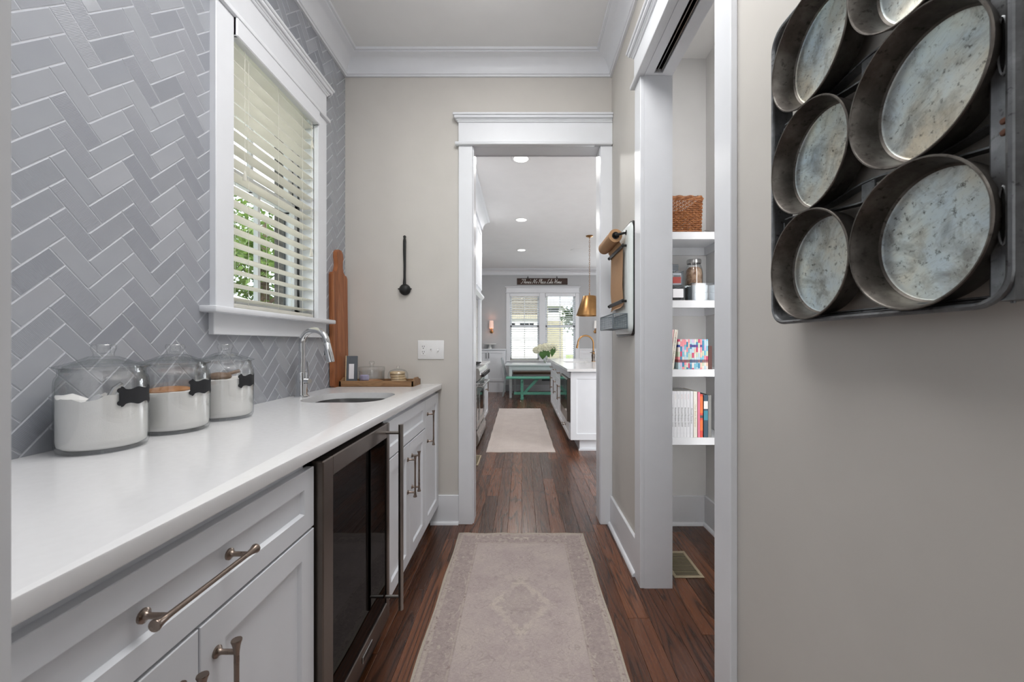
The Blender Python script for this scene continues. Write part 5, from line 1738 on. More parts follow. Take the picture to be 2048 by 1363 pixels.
rug_mat('rug_far', 0.378, 1.475, True)
tag(runner('runner_rug', -0.405, 0.351, 4.39, 7.34, 'rug_far', 'x', rot=R(0.5)), 'pale beige runner rug on the kitchen floor between range and island', 'rug')

# ------------------------------------------------------------------ kitchen: recessed lights, ceiling speaker
for x, y in KLIGHTS:
    t = thing('recessed_light', 'round recessed downlight in the kitchen ceiling', 'ceiling light', (x, y, CEIL - 0.008), 'recessed kitchen downlights')
    mb = MB(); mb.lathe([(0.075, 0.008), (0.098, 0.008), (0.098, 0.003), (0.09, 0.0), (0.075, 0.003), (0.075, 0.008)], c=(x, y, CEIL - 0.008), n=40); part('trim_ring', mb, 'white_plastic', t)
    mb = MB(); mb.lathe([(0, 0.006), (0.076, 0.006), (0.076, 0.0085), (0, 0.0085)], c=(x, y, CEIL - 0.008), n=40); part('lens', mb, 'lamp_lens', t)
mb = MB(); mb.lathe([(0, 0.0), (0.125, 0.0), (0.135, 0.003), (0.137, 0.008), (0, 0.008)], c=(1.107, 8.06, CEIL - 0.008), n=48)
solo('ceiling_speaker', mb, 'ceiling_paint', 'flat round speaker grille in the kitchen ceiling', 'speaker')

# pendant
pd = thing('pendant_lamp', 'brass cone pendant hanging on a chain over the kitchen island', 'pendant lamp', (1.174, 7.0, 1.675))
px, py = 1.174, 7.0
mb = MB(); mb.lathe([(0, CEIL), (0.062, CEIL), (0.062, CEIL - 0.012), (0.05, CEIL - 0.02), (0.012, CEIL - 0.026), (0.008, CEIL - 0.045), (0, CEIL - 0.045)], c=(px, py, 0), n=30); part('canopy', mb, 'brass', pd)
mb = MB(); z = CEIL - 0.045; k = 0
while z > 2.06:
    a = (1, 0, 0) if k % 2 else (0, 1, 0)
    mb.tube([Vector((px, py, z - 0.02)) + Vector(a) * (0.009 * math.cos(q * PI / 5)) + Vector((0, 0, 0.024 * math.sin(q * PI / 5))) for q in range(10)], 0.0028, 5, closed=True)
    z -= 0.038; k += 1
part('chain', mb, 'brass', pd)
mb = MB(); mb.lathe([(0, 2.07), (0.012, 2.07), (0.012, 2.03), (0.03, 2.025), (0.09, 2.018), (0.112, 2.012), (0.118, 2.0), (0.232, 1.678), (0.232, 1.672), (0.226, 1.672), (0.112, 1.998), (0, 2.008)], c=(px, py, 0), n=56); part('shade', mb, 'brass', pd)

# ------------------------------------------------------------------ kitchen: hood, tiled return, range, cabinets on the left
hx0, hx1 = -1.2, -0.62
hd = thing('range_hood_cabinet', 'tall white hood cabinet with crown over the range', 'hood', (-0.9, 5.0, 1.85))
mb = MB(); mb.box(hx0, hx1, 3.9, 6.1, 1.90, CEIL - 0.1); part('body', mb, 'cabinet_white', hd)
for (a, b) in ((3.95, 4.6), (4.65, 5.35), (5.4, 6.05)):
    mb = MB(FR_left(hx1 + 0.018)); shaker(mb, a, b, 1.98, 2.86, rail=0.07, th=0.018); part('door_panel', mb, 'cabinet_white', hd)
mb = MB()
prof = [(hx1 - 0.01, 2.92), (hx1 + 0.022, 2.92)] + [(hx1 + 0.022 + 0.1 * (1 - math.cos(q * PI / 16)), 2.935 + 0.1 * math.sin(q * PI / 16)) for q in range(9)] + [(hx1 + 0.128, 3.04), (hx1 + 0.128, CEIL), (hx1 - 0.01, CEIL)]
mb.prism(prof, lambda u, v, d: (u, d, v), 3.9, 6.16); part('crown', mb, 'cabinet_white', hd)
mb = MB()
prof = [(hx0, 1.84), (hx1 + 0.01, 1.84), (hx1 + 0.045, 1.875), (hx1 + 0.045, 1.9), (hx1 + 0.02, 1.925), (hx0, 1.925)]
mb.prism(prof, lambda u, v, d: (u, d, v), 3.9, 6.12); part('lower_moulding', mb, 'cabinet_white', hd)

mb = MB(); mb.box(-1.2, -0.615, 6.0, 6.1, 0.914, 1.845)
wr = struct('wall_hood_return', mb, 'trim_white', 'white tiled side of the hood alcove')
tm = None
trn = random.Random(9)
for r_ in range(9):
    z0 = 0.925 + r_ * 0.101
    xx = -1.2 - (0.12 if r_ % 2 else 0)
    while xx < -0.655:
        a, b = max(xx, -1.2), min(xx + 0.235, -0.655)
        if b - a > 0.03:
            mb = MB(); mb.box(a + 0.003, b - 0.003, 5.992, 6.001, z0, z0 + 0.096, bev=0.0025); part('tile', mb, 'white_ceramic', wr)
        xx += 0.24
mb = MB(); mb.box(-0.655, -0.612, 5.985, 6.1, 0.914, 1.845, bev=0.003); part('tile_edge', mb, 'cabinet_white', wr)

FX = -0.52
FRX = FR_left(FX)
rg = thing('gas_range', 'stainless steel professional gas range with black knobs', 'range', (-0.86, 4.99, 0))
ry0, ry1 = 4.53, 5.45
mb = MB(); mb.box(-1.19, FX - 0.02, ry0, ry1, 0.12, 0.9, bev=0.003); part('body', mb, 'stainless_light', rg)
mb = MB(FRX)
mb.prism([(-0.03, 0.755), (0.02, 0.765), (0.045, 0.79), (0.045, 0.87), (0.03, 0.905), (-0.06, 0.912), (-0.06, 0.755)], lambda w_, v, u: (u, v, w_), ry0, ry1); part('control_panel', mb, 'stainless_light', rg)
for k in range(6):
    u = lerp(ry0 + 0.09, ry1 - 0.09, k / 5)
    mb = MB(FRX)
    mb.lathe([(0, 0.0), (0.034, 0.0), (0.034, 0.008), (0.03, 0.011), (0, 0.011)], c=(u, 0.828, 0.045), axis=(0, 0, 1), n=22); bz = part('knob_bezel', mb, 'chrome', rg)
    mb = MB(FRX)
    mb.lathe([(0, 0.010), (0.0265, 0.010), (0.024, 0.04), (0.02, 0.045), (0, 0.046)], c=(u, 0.828, 0.045), axis=(0, 0, 1), n=20); part('knob', mb, 'black_plastic', bz)
for (a, b) in ((ry0 + 0.004, ry0 + 0.31), (ry0 + 0.316, ry1 - 0.004)):
    mb = MB(FRX); e = 0.05
    mb.box(a, a + e, 0.21, 0.745, -0.02, 0.012, bev=0.003); mb.box(b - e, b, 0.21, 0.745, -0.02, 0.012, bev=0.003)
    mb.box(a + e - 0.002, b - e + 0.002, 0.60, 0.745, -0.02, 0.0118, bev=0.003); mb.box(a + e - 0.002, b - e + 0.002, 0.21, 0.28, -0.02, 0.0118, bev=0.003)
    od = part('oven_door', mb, 'stainless_light', rg)
    mb = MB(FRX); mb.box(a + e - 0.003, b - e + 0.003, 0.278, 0.602, -0.015, 0.006); part('oven_window', mb, 'black_glass', od)
    mb = MB(FRX); mb.cyl((a + 0.015, 0.70, 0.075), (b - 0.015, 0.70, 0.075), 0.012, n=14)
    for u in (a + 0.035, b - 0.035):
        mb.cyl((u, 0.70, 0.01), (u, 0.70, 0.075), 0.009, n=12)
    part('handle', mb, 'stainless_light', od)
mb = MB(FRX); mb.prism([(-0.02, 0.02), (0.008, 0.02), (0.03, 0.06), (0.03, 0.13), (0.008, 0.195), (-0.02, 0.195)], lambda w_, v, u: (u, v, w_), ry0, ry1); part('kick_panel', mb, 'stainless_light', rg)
mb = MB(); mb.box(-1.17, FX - 0.04, ry0 + 0.02, ry1 - 0.02, 0.0, 0.125); part('plinth', mb, 'black_plastic', rg)
for k in range(3):
    a = ry0 + 0.02 + k * 0.297
    mb = MB()
    for q in range(5):
        mb.box(-1.12, FX - 0.03, a + 0.02 + q * 0.062, a + 0.032 + q * 0.062, 0.925, 0.942, bev=0.003)
    for xq in (-1.1, -0.84, -0.58):
        mb.box(xq, xq + 0.012, a + 0.012, a + 0.29, 0.912, 0.938, bev=0.003)
    part('grate', mb, 'black_iron', rg)

def kcab(name, label, M, u0, u1, cuts, pulls, depth, face=None, toe=0.11, z1=0.884):
    """kitchen base cabinet in frame M; cuts = [(kind, u0, u1, v0, v1)]"""
    o = M @ Vector(((u0 + u1) / 2, 0, -depth / 2))
    t = thing(name, label, 'cabinet', o)
    mb = box_carcass(M, u0, u1, toe, z1, depth)
    mb.box(u0, u1, toe, z1, -depth, -0.021)
    part('body', mb, 'cabinet_white', t)
    for (kind, a, b, c, d), pl in zip(cuts, pulls):
        mb = MB(M); shaker(mb, a, b, c, d, rail=0.05)
        q = part(kind, mb, 'cabinet_white', t)
        if pl:
            mb = MB(M); pull(mb, *pl, out=0.034); part('pull', mb, 'nickel_bronze', q)
    return t
ML = FR_left(-0.53)
kcab('base_cabinet', 'white kitchen base cabinet beyond the range', ML, 5.455, 6.28, [('drawer', 5.455, 6.28, 0.72, 0.875), ('door', 5.455, 5.867, 0.12, 0.715), ('door', 5.867, 6.28, 0.12, 0.715)],
     [((5.8, 0.8), (5.94, 0.8)), ((5.83, 0.5), (5.83, 0.65)), ((5.905, 0.5), (5.905, 0.65))], 0.66)
mb = MB(); mb.box(-1.198, -0.50, 5.453, 6.30, 0.884, 0.914, bev=0.003); solo('countertop', mb, 'quartz', 'white countertop beyond the kitchen range', 'countertop')

# ------------------------------------------------------------------ island
ISX = 0.52
MI = Matrix(((0, 0, -1, ISX), (1, 0, 0, 0), (0, 1, 0, 0), (0, 0, 0, 1)))
iy0, iy1 = 4.42, 7.28
isl = thing('kitchen_island', 'long white kitchen island with shaker doors and a microwave drawer', 'island', (1.05, (iy0 + iy1) / 2, 0))
mb = MB()
mb.box(ISX + 0.021, 1.55, iy0 + 0.02, iy1, 0.126, 0.65)
mb.box(ISX + 0.021, 1.55, iy0 + 0.02, 5.55, 0.65, 0.882)
mb.box(ISX + 0.021, 1.55, 6.45, iy1, 0.65, 0.882)
mb.box(1.2, 1.55, 5.55, 6.45, 0.65, 0.882)
mb.box(ISX + 0.021, 0.58, 5.55, 6.45, 0.65, 0.882)
part('body', mb, 'cabinet_white', isl)
mb = MB(); mb.box(0.64, 1.5, iy0 + 0.06, iy1 - 0.05, 0, 0.128); mb.box(0.63, 1.5, iy0 + 0.045, iy0 + 0.06, 0, 0.02); part('plinth', mb, 'cabinet_white', isl)
mb = MB(FR_back(iy0)); shaker(mb, ISX + 0.012, 1.5, 0.126, 0.868, rail=0.068, th=0.02); part('end_panel', mb, 'cabinet_white', isl)
def icut(kind, a, b, c, d, pl):
    mb = MB(MI); shaker(mb, a, b, c, d, rail=0.05); q = part(kind, mb, 'cabinet_white', isl)
    if pl:
        mb = MB(MI); pull(mb, *pl, out=0.034); part('pull', mb, 'nickel_bronze', q)
for (a, b) in ((5.22, 5.9), (5.9, 6.6), (6.6, 7.28)):
    m_ = (a + b) / 2
    icut('drawer', a, b, 0.70, 0.865, ((m_ - 0.06, 0.785), (m_ + 0.06, 0.785)))
    icut('door', a, m_, 0.13, 0.695, ((m_ - 0.035, 0.42), (m_ - 0.035, 0.62)))
    icut('door', m_, b, 0.13, 0.695, ((m_ + 0.035, 0.42), (m_ + 0.035, 0.62)))
icut('drawer', 4.45, 5.215, 0.13, 0.315, ((4.76, 0.23), (4.90, 0.23)))
mb = MB(MI); mb.box(4.45, 5.215, 0.325, 0.80, -0.02, 0.022, bev=0.003); mw = part('microwave', mb, 'stainless_dark', isl)
mb = MB(MI); mb.box(4.46, 5.205, 0.43, 0.79, 0.018, 0.0245, bev=0.002); part('microwave_window', mb, 'black_glass', mw)
mb = MB(MI); mb.box(4.45, 5.215, 0.805, 0.865, -0.02, 0.0, bev=0.001); part('filler', mb, 'cabinet_white', isl)
mb = MB(); slab_with_hole(mb, (0.488, 1.62, iy0 - 0.075, iy1 + 0.06), rrect(0.63, 1.0, 5.72, 6.3, 0.04, 4), 0.884, 0.914)
solo('countertop', mb, 'quartz', 'white quartz top of the kitchen island', 'countertop')
ks = thing('undermount_sink', 'white sink set in the kitchen island', 'sink', (0.815, 6.01, 0.68))
mb = MB(); lv = []
for z, k in ((0.884, 1.0), (0.72, 0.98), (0.69, 0.92)):
    lv.append([mb.v((0.815 + (x - 0.815) * k, 6.01 + (y - 6.01) * k, z)) for x, y in rrect(0.63, 1.0, 5.72, 6.3, 0.04, 4)])
for a, b in zip(lv, lv[1:]): mb.bridge(a, b)
mb.f(lv[-1]); part('bowl', mb, 'white_ceramic', ks)
kf = thing('gooseneck_faucet', 'two-tone brass and nickel gooseneck faucet on the kitchen island', 'faucet', (1.085, 6.12, 0.914))
e, dn = faucet(kf, (1.085, 6.12, 0.914), (-1, 0, 0), 0.395, 0.235, 0.023, 0.0125, 'brass', 0.075)
mb = MB(); mb.lathe([(0.03, 0.0), (0.03, 0.008), (0.024, 0.03), (0.028, 0.07), (0.03, 0.1), (0.018, 0.13), (0.024, 0.15), (0.016, 0.165)], c=(1.085, 6.12, 0.9141), n=26); part('body_sleeve', mb, 'stainless_dark', kf)
mb = MB(); mb.tube([(1.085, 6.10, 1.045), (1.05, 6.05, 1.05), (1.02, 6.02, 1.055)], [0.006, 0.0055, 0.005], 10); part('lever', mb, 'stainless_dark', kf)

# ------------------------------------------------------------------ breakfast room: windows, blinds, sign, built-in, sconces
Mk = FR_back(KY)
mb = MB(Mk)
mb.box(-0.397, -0.31, 0.70, 2.46, 0, 0.022, bev=0.002); mb.box(1.35, 1.437, 0.70, 2.46, 0, 0.022, bev=0.002); mb.box(0.44, 0.586, 0.70, 2.46, 0, 0.022, bev=0.002)
head_trim(mb, -0.397, 1.437, 2.46, k=0.82)
mb.box(-0.43, 1.47, 0.735, 0.765, -0.1, 0.05, bev=0.004); mb.box(-0.40, 1.44, 0.65, 0.735, 0, 0.02)
struct('trim_5', mb, 'trim_white', 'white casing around the breakfast room window pair')
for k, (a, b) in enumerate(KW):
    mb = MB(Mk)
    mb.box(a - 0.005, a + 0.01, KZ0, KZ1, -0.15, 0); mb.box(b - 0.01, b + 0.005, KZ0, KZ1, -0.15, 0); mb.box(a, b, KZ1 - 0.012, KZ1 + 0.001, -0.15, 0)
    wn = struct('window_%d' % (2 + k), mb, 'trim_white', 'double-hung breakfast room window')
    sash(Mk, a + 0.01, b - 0.01, 0.765, 1.64, -0.10, -0.07, 0.04, [(a + b) / 2], wn)
    sash(Mk, a + 0.01, b - 0.01, 1.60, KZ1 - 0.012, -0.135, -0.105, 0.04, [(a + b) / 2], wn)
    blind('window_blind', Mk, a + 0.004, b - 0.004, 0.77, KZ1, -0.025, 0.05, 0.0535, R(13), 'white slat blind in the breakfast room window before the ' + ('brick house' if k == 0 else 'white house'), 'breakfast room blinds', smat='trim_white', vh=0.09)

sg = thing('wooden_sign', 'dark wooden sign with white script lettering above the window pair', 'sign', (0.51, KY - 0.02, 2.672))
mb = MB(Mk); mb.box(-0.126, 1.147, 2.672, 2.832, 0.001, 0.024, bev=0.003); part('board', mb, 'sign_wood', sg)
GLY = {'T': (0.7, [[(0, .85), (.15, 1), (.45, .92), (.75, 1)], [(.45, .95), (.38, .5), (.25, .08), (.08, 0), (0, .12)]]),
       'h': (.42, [[(0, .05), (.15, .6), (.2, .95), (.12, .95), (.1, .5), (.08, 0)], [(.08, .2), (.2, .42), (.3, .4), (.3, .1), (.38, 0), (.45, .08)]]),
       'e': (.32, [[(0, .1), (.2, .25), (.25, .38), (.15, .42), (.06, .25), (.1, .04), (.22, 0), (.34, .1)]]),
       'r': (.32, [[(0, .1), (.1, .4), (.14, .33), (.24, .36), (.22, .1), (.28, 0), (.36, .1)]]),
       "'": (.1, [[(.05, .95), (.02, .78)]]),
       's': (.3, [[(0, .05), (.15, .42), (.2, .2), (.15, .02), (.02, .06), (.2, 0), (.32, .1)]]),
       'N': (.85, [[(0, .05), (.08, 0), (.2, .5), (.3, .98), (.38, .9), (.45, .4), (.55, .02), (.62, .3), (.7, .8), (.85, 1), (.95, .92)]]),
       'o': (.34, [[(.05, .2), (.1, .38), (.2, .42), (.27, .22), (.18, 0), (.07, .05), (.05, .2)], [(.2, .4), (.36, .34)]]),
       'P': (.55, [[(.3, .9), (.22, .4), (.1, 0)], [(.05, .7), (.2, .95), (.5, 1), (.62, .8), (.45, .52), (.25, .5)]]),
       'l': (.24, [[(0, .1), (.15, .6), (.2, .95), (.12, .95), (.1, .3), (.16, 0), (.28, .1)]]),
       'a': (.4, [[(.25, .38), (.12, .42), (.03, .2), (.1, 0), (.22, .12), (.26, .4), (.26, .1), (.33, 0), (.42, .1)]]),
       'c': (.32, [[(.25, .36), (.14, .42), (.04, .22), (.1, .02), (.22, 0), (.34, .1)]]),
       'L': (.6, [[(.5, .85), (.42, 1), (.28, .8), (.22, .3), (.08, .02), (.02, .1), (.2, .08), (.45, 0), (.6, .08)]]),
       'i': (.24, [[(0, .1), (.1, .4), (.1, .1), (.16, 0), (.26, .1)], [(.12, .6), (.13, .63)]]),
       'k': (.36, [[(0, .1), (.15, .6), (.2, .95), (.12, .95), (.08, 0)], [(.08, .22), (.25, .42), (.12, .22), (.28, 0), (.38, .1)]]),
       'H': (.68, [[(.05, .8), (.2, 1), (.22, .5), (.1, 0)], [(.65, 1), (.52, .5), (.45, .05), (.58, 0)], [(.1, .45), (.4, .52), (.62, .5)]]),
       'm': (.48, [[(0, .1), (.08, .4), (.08, 0)], [(.08, .3), (.18, .42), (.22, .3), (.2, 0)], [(.21, .3), (.32, .42), (.36, .3), (.36, .08), (.42, 0), (.5, .1)]])}
def catmull(P, n=4):
    out = []
    for i in range(len(P) - 1):
        p0, p1, p2, p3 = P[max(i - 1, 0)], P[i], P[i + 1], P[min(i + 2, len(P) - 1)]
        for k in range(n):
            t = k / n
            out.append(tuple(0.5 * (2 * b + (c - a) * t + (2 * a - 5 * b + 4 * c - d) * t * t + (3 * b - a - 3 * c + d) * t ** 3) for a, b, c, d in zip(p0, p1, p2, p3)))
    return out + [P[-1]]
txt = "There's No Place Like Home"
adv = sum(GLY[c][0] if c != ' ' else 0.22 for c in txt)
sx, sz = 1.04 / (adv + 0.2), 0.105
mb = MB(Mk); cx = 0.0
for c in txt:
    if c == ' ':
        cx += 0.22; continue
    for st in GLY[c][1]:
        pts = [((cx + x + 0.28 * y) * sx - 0.01, y * sz) for x, y in catmull(st)]
        mb.tube([(-0.02 + x, 2.702 + y, 0.0245) for x, y in pts], 0.0046 if c.isupper() else 0.004, 5)
    cx += GLY[c][0]
part('lettering', mb, 'ink_white', sg, smooth=60)
for u in (0.15, 0.88):
    mb = MB(Mk); mb.tube([(u - 0.02, 2.80, 0.026), (u, 2.86, 0.02), (u + 0.02, 2.80, 0.026)], 0.006, 8); mb.sphere((u, 2.862, 0.016), 0.014, 12, 8); part('hook', mb, 'black_iron', sg)

bi = thing('built_in_cabinet', 'low white built-in cabinet with black pulls beside the breakfast room windows', 'cabinet', (-0.78, 10.0, 0))
mb = MB(); mb.box(-1.198, -0.405, 9.87, KY - 0.001, 0, 1.03); mb.box(-1.198, -0.40, 9.862, 9.87, 0, 0.24); part('body', mb, 'cabinet_white', bi)
mb = MB(); mb.box(-1.198, -0.395, 9.83, KY - 0.001, 1.03, 1.06, bev=0.004); part('top', mb, 'cabinet_white', bi)
Mbi = FR_back(9.85)
for (a, b, u) in ((-1.19, -0.845, -0.875), (-0.845, -0.42, -0.812)):
    mb = MB(Mbi); shaker(mb, a, b, 0.26, 1.02, rail=0.06); q = part('door', mb, 'cabinet_white', bi)
    mb = MB(Mbi); mb.box(u - 0.006, u + 0.006, 0.825, 0.965, 0.02, 0.03, bev=0.002); mb.cyl((u, 0.84, 0), (u, 0.84, 0.025), 0.005, n=8); mb.cyl((u, 0.95, 0), (u, 0.95, 0.025), 0.005, n=8); part('pull', mb, 'black_iron', q)
mb = MB(); mb.lathe([(0, 0), (0.06, 0), (0.058, 0.006), (0.035, 0.03), (0.026, 0.07), (0.034, 0.095), (0.15, 0.108), (0.157, 0.115), (0.157, 0.128), (0.15, 0.128), (0.148, 0.118), (0, 0.116)], c=(-0.795, 9.99, 1.06), n=40)
solo('cake_stand', mb, 'white_ceramic', 'white pedestal cake stand on the built-in cabinet', 'cake stand')
# wainscot right of the windows
mb = MB(Mk); mb.box(1.44, 4.19, 0.15, 1.03, 0, 0.012); mb.box(1.44, 4.19, 1.03, 1.06, 0, 0.035, bev=0.004)
for k in range(5):
    mb.box(1.44 + 0.55 * k, 1.53 + 0.55 * k, 0.15, 1.03, 0.012, 0.022, bev=0.001)
mb.box(1.44, 4.19, 0.94, 1.03, 0.012, 0.0225, bev=0.001)
struct('trim_6', mb, 'trim_white', 'white panelled wainscot under the sconce')
# wall register under the window
rgv = thing('wall_register', 'white wall register low on the wall behind the teal bench', 'wall vent', (0.72, KY - 0.01, 0.24))
mb = MB(Mk); mb.box(0.50, 0.93, 0.245, 0.32, 0, 0.006, bev=0.002); part('frame', mb, 'slate_grey', rgv)
mb = MB(Mk)
for (a, b) in ((0.52, 0.70), (0.73, 0.91)):
    mb.box(a, b, 0.26, 0.305, 0.006, 0.008)
part('grille', mb, 'grey_rubber', rgv)

def sconce(x, z, lit, label):
    t = thing('wall_sconce', label, 'wall lamp', (x, KY - 0.02, z), 'breakfast room sconces' if False else None)
    mb = MB(); mb.lathe([(0.058, 0.0), (0.048, 0.19), (0.046, 0.19), (0.056, 0.0)], c=(x, KY - 0.11, z + 0.11), n=30); part('shade', mb, 'sconce_shade_lit' if lit else 'sconce_shade_plain', t)
    mb = MB()
    mb.lathe([(0, 0), (0.045, 0), (0.045, 0.008), (0.03, 0.014), (0, 0.015)], c=(x, KY - 0.0005, z + 0.03), axis=(0, -1, 0), n=24)
    mb.tube([(x, KY - 0.012, z + 0.03), (x, KY - 0.06, z + 0.0), (x, KY - 0.10, z + 0.03), (x, KY - 0.11, z + 0.09), (x, KY - 0.11, z + 0.13)], 0.008, 8)
    mb.lathe([(0, 0.0), (0.03, 0.0), (0.034, 0.012), (0.014, 0.02), (0.012, 0.05), (0, 0.05)], c=(x, KY - 0.11, z + 0.085), n=20)
    part('arm', mb, 'brass', t)
    if lit:
        l_ = light('sconce_bulb', 'POINT', (x, KY - 0.11, z + 0.2), 0.9, color=(1, 0.72, 0.5)); l_.data.shadow_soft_size = 0.03
sconce(-0.765, 1.46, True, 'brass wall sconce with a glowing pink shade above the cake stand')
sconce(1.85, 1.46, False, 'brass wall sconce with a white shade beyond the island faucet')

# ------------------------------------------------------------------ table, benches, chair, flowers
tb = thing('dining_table', 'white painted farmhouse table in front of the breakfast room windows', 'table', (0.52, 9.2, 0))
tx0, tx1, ty0, ty1 = -0.37, 1.41, 8.76, 9.72
mb = MB(); mb.box(tx0, tx1, ty0, ty1, 0.705, 0.735, bev=0.004); part('table_top', mb, 'table_white', tb)
mb = MB()
mb.box(tx0 + 0.1, tx1 - 0.1, ty0 + 0.05, ty0 + 0.07, 0.61, 0.706); mb.box(tx0 + 0.1, tx1 - 0.1, ty1 - 0.07, ty1 - 0.05, 0.61, 0.706)
mb.box(tx0 + 0.1, tx0 + 0.12, ty0 + 0.05, ty1 - 0.05, 0.61, 0.706); mb.box(tx1 - 0.12, tx1 - 0.1, ty0 + 0.05, ty1 - 0.05, 0.61, 0.706); part('apron', mb, 'table_white', tb)
for x in (tx0 + 0.085, tx1 - 0.155):
    for y in (ty0 + 0.035, ty1 - 0.105):
        mb = MB(); c_ = (x + 0.035, y + 0.035)
        rs = [[mb.v((c_[0] + sx * h, c_[1] + sy * h, z)) for sx, sy in ((-1, -1), (1, -1), (1, 1), (-1, 1))] for z, h in ((0.0, 0.024), (0.6, 0.035), (0.706, 0.035))]
        for a, b in zip(rs, rs[1:]): mb.bridge(a, b)
        mb.f(rs[0]); mb.f(rs[-1]); part('leg', mb, 'table_white', tb)

bn = thing('trestle_bench', 'teal painted trestle bench in front of the white table', 'bench', (0.5, 8.6, 0))
mb = MB(); mb.box(-0.34, 1.36, 8.47, 8.74, 0.44, 0.478, bev=0.006); part('seat', mb, 'teal_paint', bn)
for x in (0.0, 1.02):
    mb = MB(); mb.box(x - 0.03, x + 0.03, 8.555, 8.625, 0.0, 0.442, bev=0.003); part('leg', mb, 'teal_paint', bn)
    mb = MB(); mb.box(x - 0.025, x + 0.025, 8.49, 8.72, 0.39, 0.441, bev=0.003); part('bearer', mb, 'teal_paint', bn)
    mb = MB(); mb.box(x - 0.035, x + 0.035, 8.48, 8.72, 0.0, 0.05, bev=0.004); part('foot', mb, 'teal_paint', bn)
mb = MB(); mb.box(-0.17, 1.19, 8.57, 8.61, 0.10, 0.155, bev=0.003); part('stretcher', mb, 'teal_paint', bn)
for x, s_ in ((0.03, 1), (0.99, -1)):
    mb = MB(); mb.prism([(x, 0.155), (x + s_ * 0.05, 0.13), (x + s_ * 0.33, 0.425), (x + s_ * 0.26, 0.441)], lambda u, v, d: (u, d, v), 8.575, 8.605); part('brace', mb, 'teal_paint', bn)
bb = thing('wooden_bench', 'brown wooden bench behind the white table under the windows', 'bench', (0.5, 9.9, 0))
mb = MB(); mb.box(-0.3, 1.35, 9.75, 10.05, 0.44, 0.5, bev=0.004); part('seat', mb, 'brown_top', bb)
for x in (-0.2, 1.2):
    mb = MB(); mb.box(x, x + 0.06, 9.78, 10.02, 0, 0.44, bev=0.003); part('leg', mb, 'table_white', bb)

ch = thing('dining_chair', 'pale grey painted chair with a curved slat back at the table end', 'chair', (-0.25, 9.25, 0))
def post(y):
    mb = MB()
    pts = [(-0.435, 0.0), (-0.405, 0.15), (-0.382, 0.32), (-0.378, 0.46), (-0.40, 0.6), (-0.44, 0.74), (-0.462, 0.86)]
    rs = [[mb.v((x + sx * 0.018, y + sy * 0.016, z)) for sx, sy in ((-1, -1), (1, -1), (1, 1), (-1, 1))] for x, z in pts]
    for a, b in zip(rs, rs[1:]): mb.bridge(a, b)
    mb.f(rs[0]); mb.f(rs[-1]); part('leg', mb, 'chair_grey', ch)
post(9.07); post(9.43)
for y in (9.08, 9.42):
    mb = MB(); mb.tube([(0.02, y, 0), (0.02, y, 0.44)], [0.014, 0.02], 10); part('leg', mb, 'chair_grey', ch)
mb = MB(); mb.box(-0.395, 0.045, 9.05, 9.45, 0.43, 0.458, bev=0.008); part('seat', mb, 'chair_grey', ch)
for (x, z0, z1) in ((-0.452, 0.76, 0.86), (-0.414, 0.6, 0.66)):
    mb = MB(); mb.box(x - 0.011, x + 0.011, 9.07, 9.43, z0, z1, bev=0.004); part('back_slat', mb, 'chair_grey', ch)

vz = 0.7355
vs3 = thing('flower_vase', 'clear glass vase of white hydrangeas on the white table', 'vase', (0.53, 9.25, vz))
vx, vy = 0.53, 9.25
mb = MB(); mb.lathe([(0, 0), (0.04, 0), (0.042, 0.004), (0.03, 0.06), (0.042, 0.13), (0.06, 0.19), (0.058, 0.19), (0.04, 0.13), (0.028, 0.06), (0.038, 0.008), (0, 0.008)], c=(vx, vy, vz), n=30); part('vase', mb, 'jar_glass', vs3)
frn = random.Random(4)
for (hx_, hy_, hz_, rr3) in ((-0.10, 0.0, 0.34, 0.105), (0.02, -0.03, 0.37, 0.10), (0.19, 0.02, 0.35, 0.095), (-0.19, 0.03, 0.30, 0.08)):
    mb = MB()
    for q in range(90):
        a, b_ = frn.uniform(0, 2 * PI), math.acos(frn.uniform(-1, 1))
        p = Vector((vx + hx_ + rr3 * math.sin(b_) * math.cos(a), vy + hy_ + rr3 * math.sin(b_) * math.sin(a), vz + hz_ + 0.85 * rr3 * math.cos(b_)))
        mb.sphere(p, 0.021, 7, 5, (1, 1, 0.8))
    mb.sphere((vx + hx_, vy + hy_, vz + hz_), rr3 * 0.93, 14, 10)
    bl = part('hydrangea_head', mb, 'hydrangea_white', vs3, smooth=60)
    mb = MB(); mb.tube([(vx + hx_ * 0.05, vy, vz + 0.012), (vx + hx_ * 0.4, vy + hy_ * 0.5, vz + 0.19), (vx + hx_, vy + hy_, vz + hz_ - 0.05)], 0.004, 6); part('stem', mb, 'stem_green', bl)
for (hx_, hz_, wd, ang) in ((-0.05, 0.2, 0.11, 0.1), (0.04, 0.24, 0.09, -0.5), (0.17, 0.26, 0.07, 0.2)):
    mb = MB()
    prof = [(0, -0.11), (0.5, -0.06), (0.95, 0.0), (0.8, 0.06), (0.3, 0.1), (0, 0.12)]
    L_ = [mb.v((vx + hx_ - wd * w_ * 0.9 + ang * v_, vy - 0.07 - 0.02 * w_, vz + hz_ + v_)) for w_, v_ in prof]
    Rr = [mb.v((vx + hx_ + wd * w_ * 0.9 + ang * v_, vy - 0.07 - 0.02 * w_, vz + hz_ + v_)) for w_, v_ in prof]
    Md = [mb.v((vx + hx_ + ang * v_, vy - 0.085, vz + hz_ + v_)) for w_, v_ in prof]
    mb.bridge(L_, Md, False); mb.bridge(Md, Rr, False); part('leaf', mb, 'green_leaf', vs3, smooth=60)

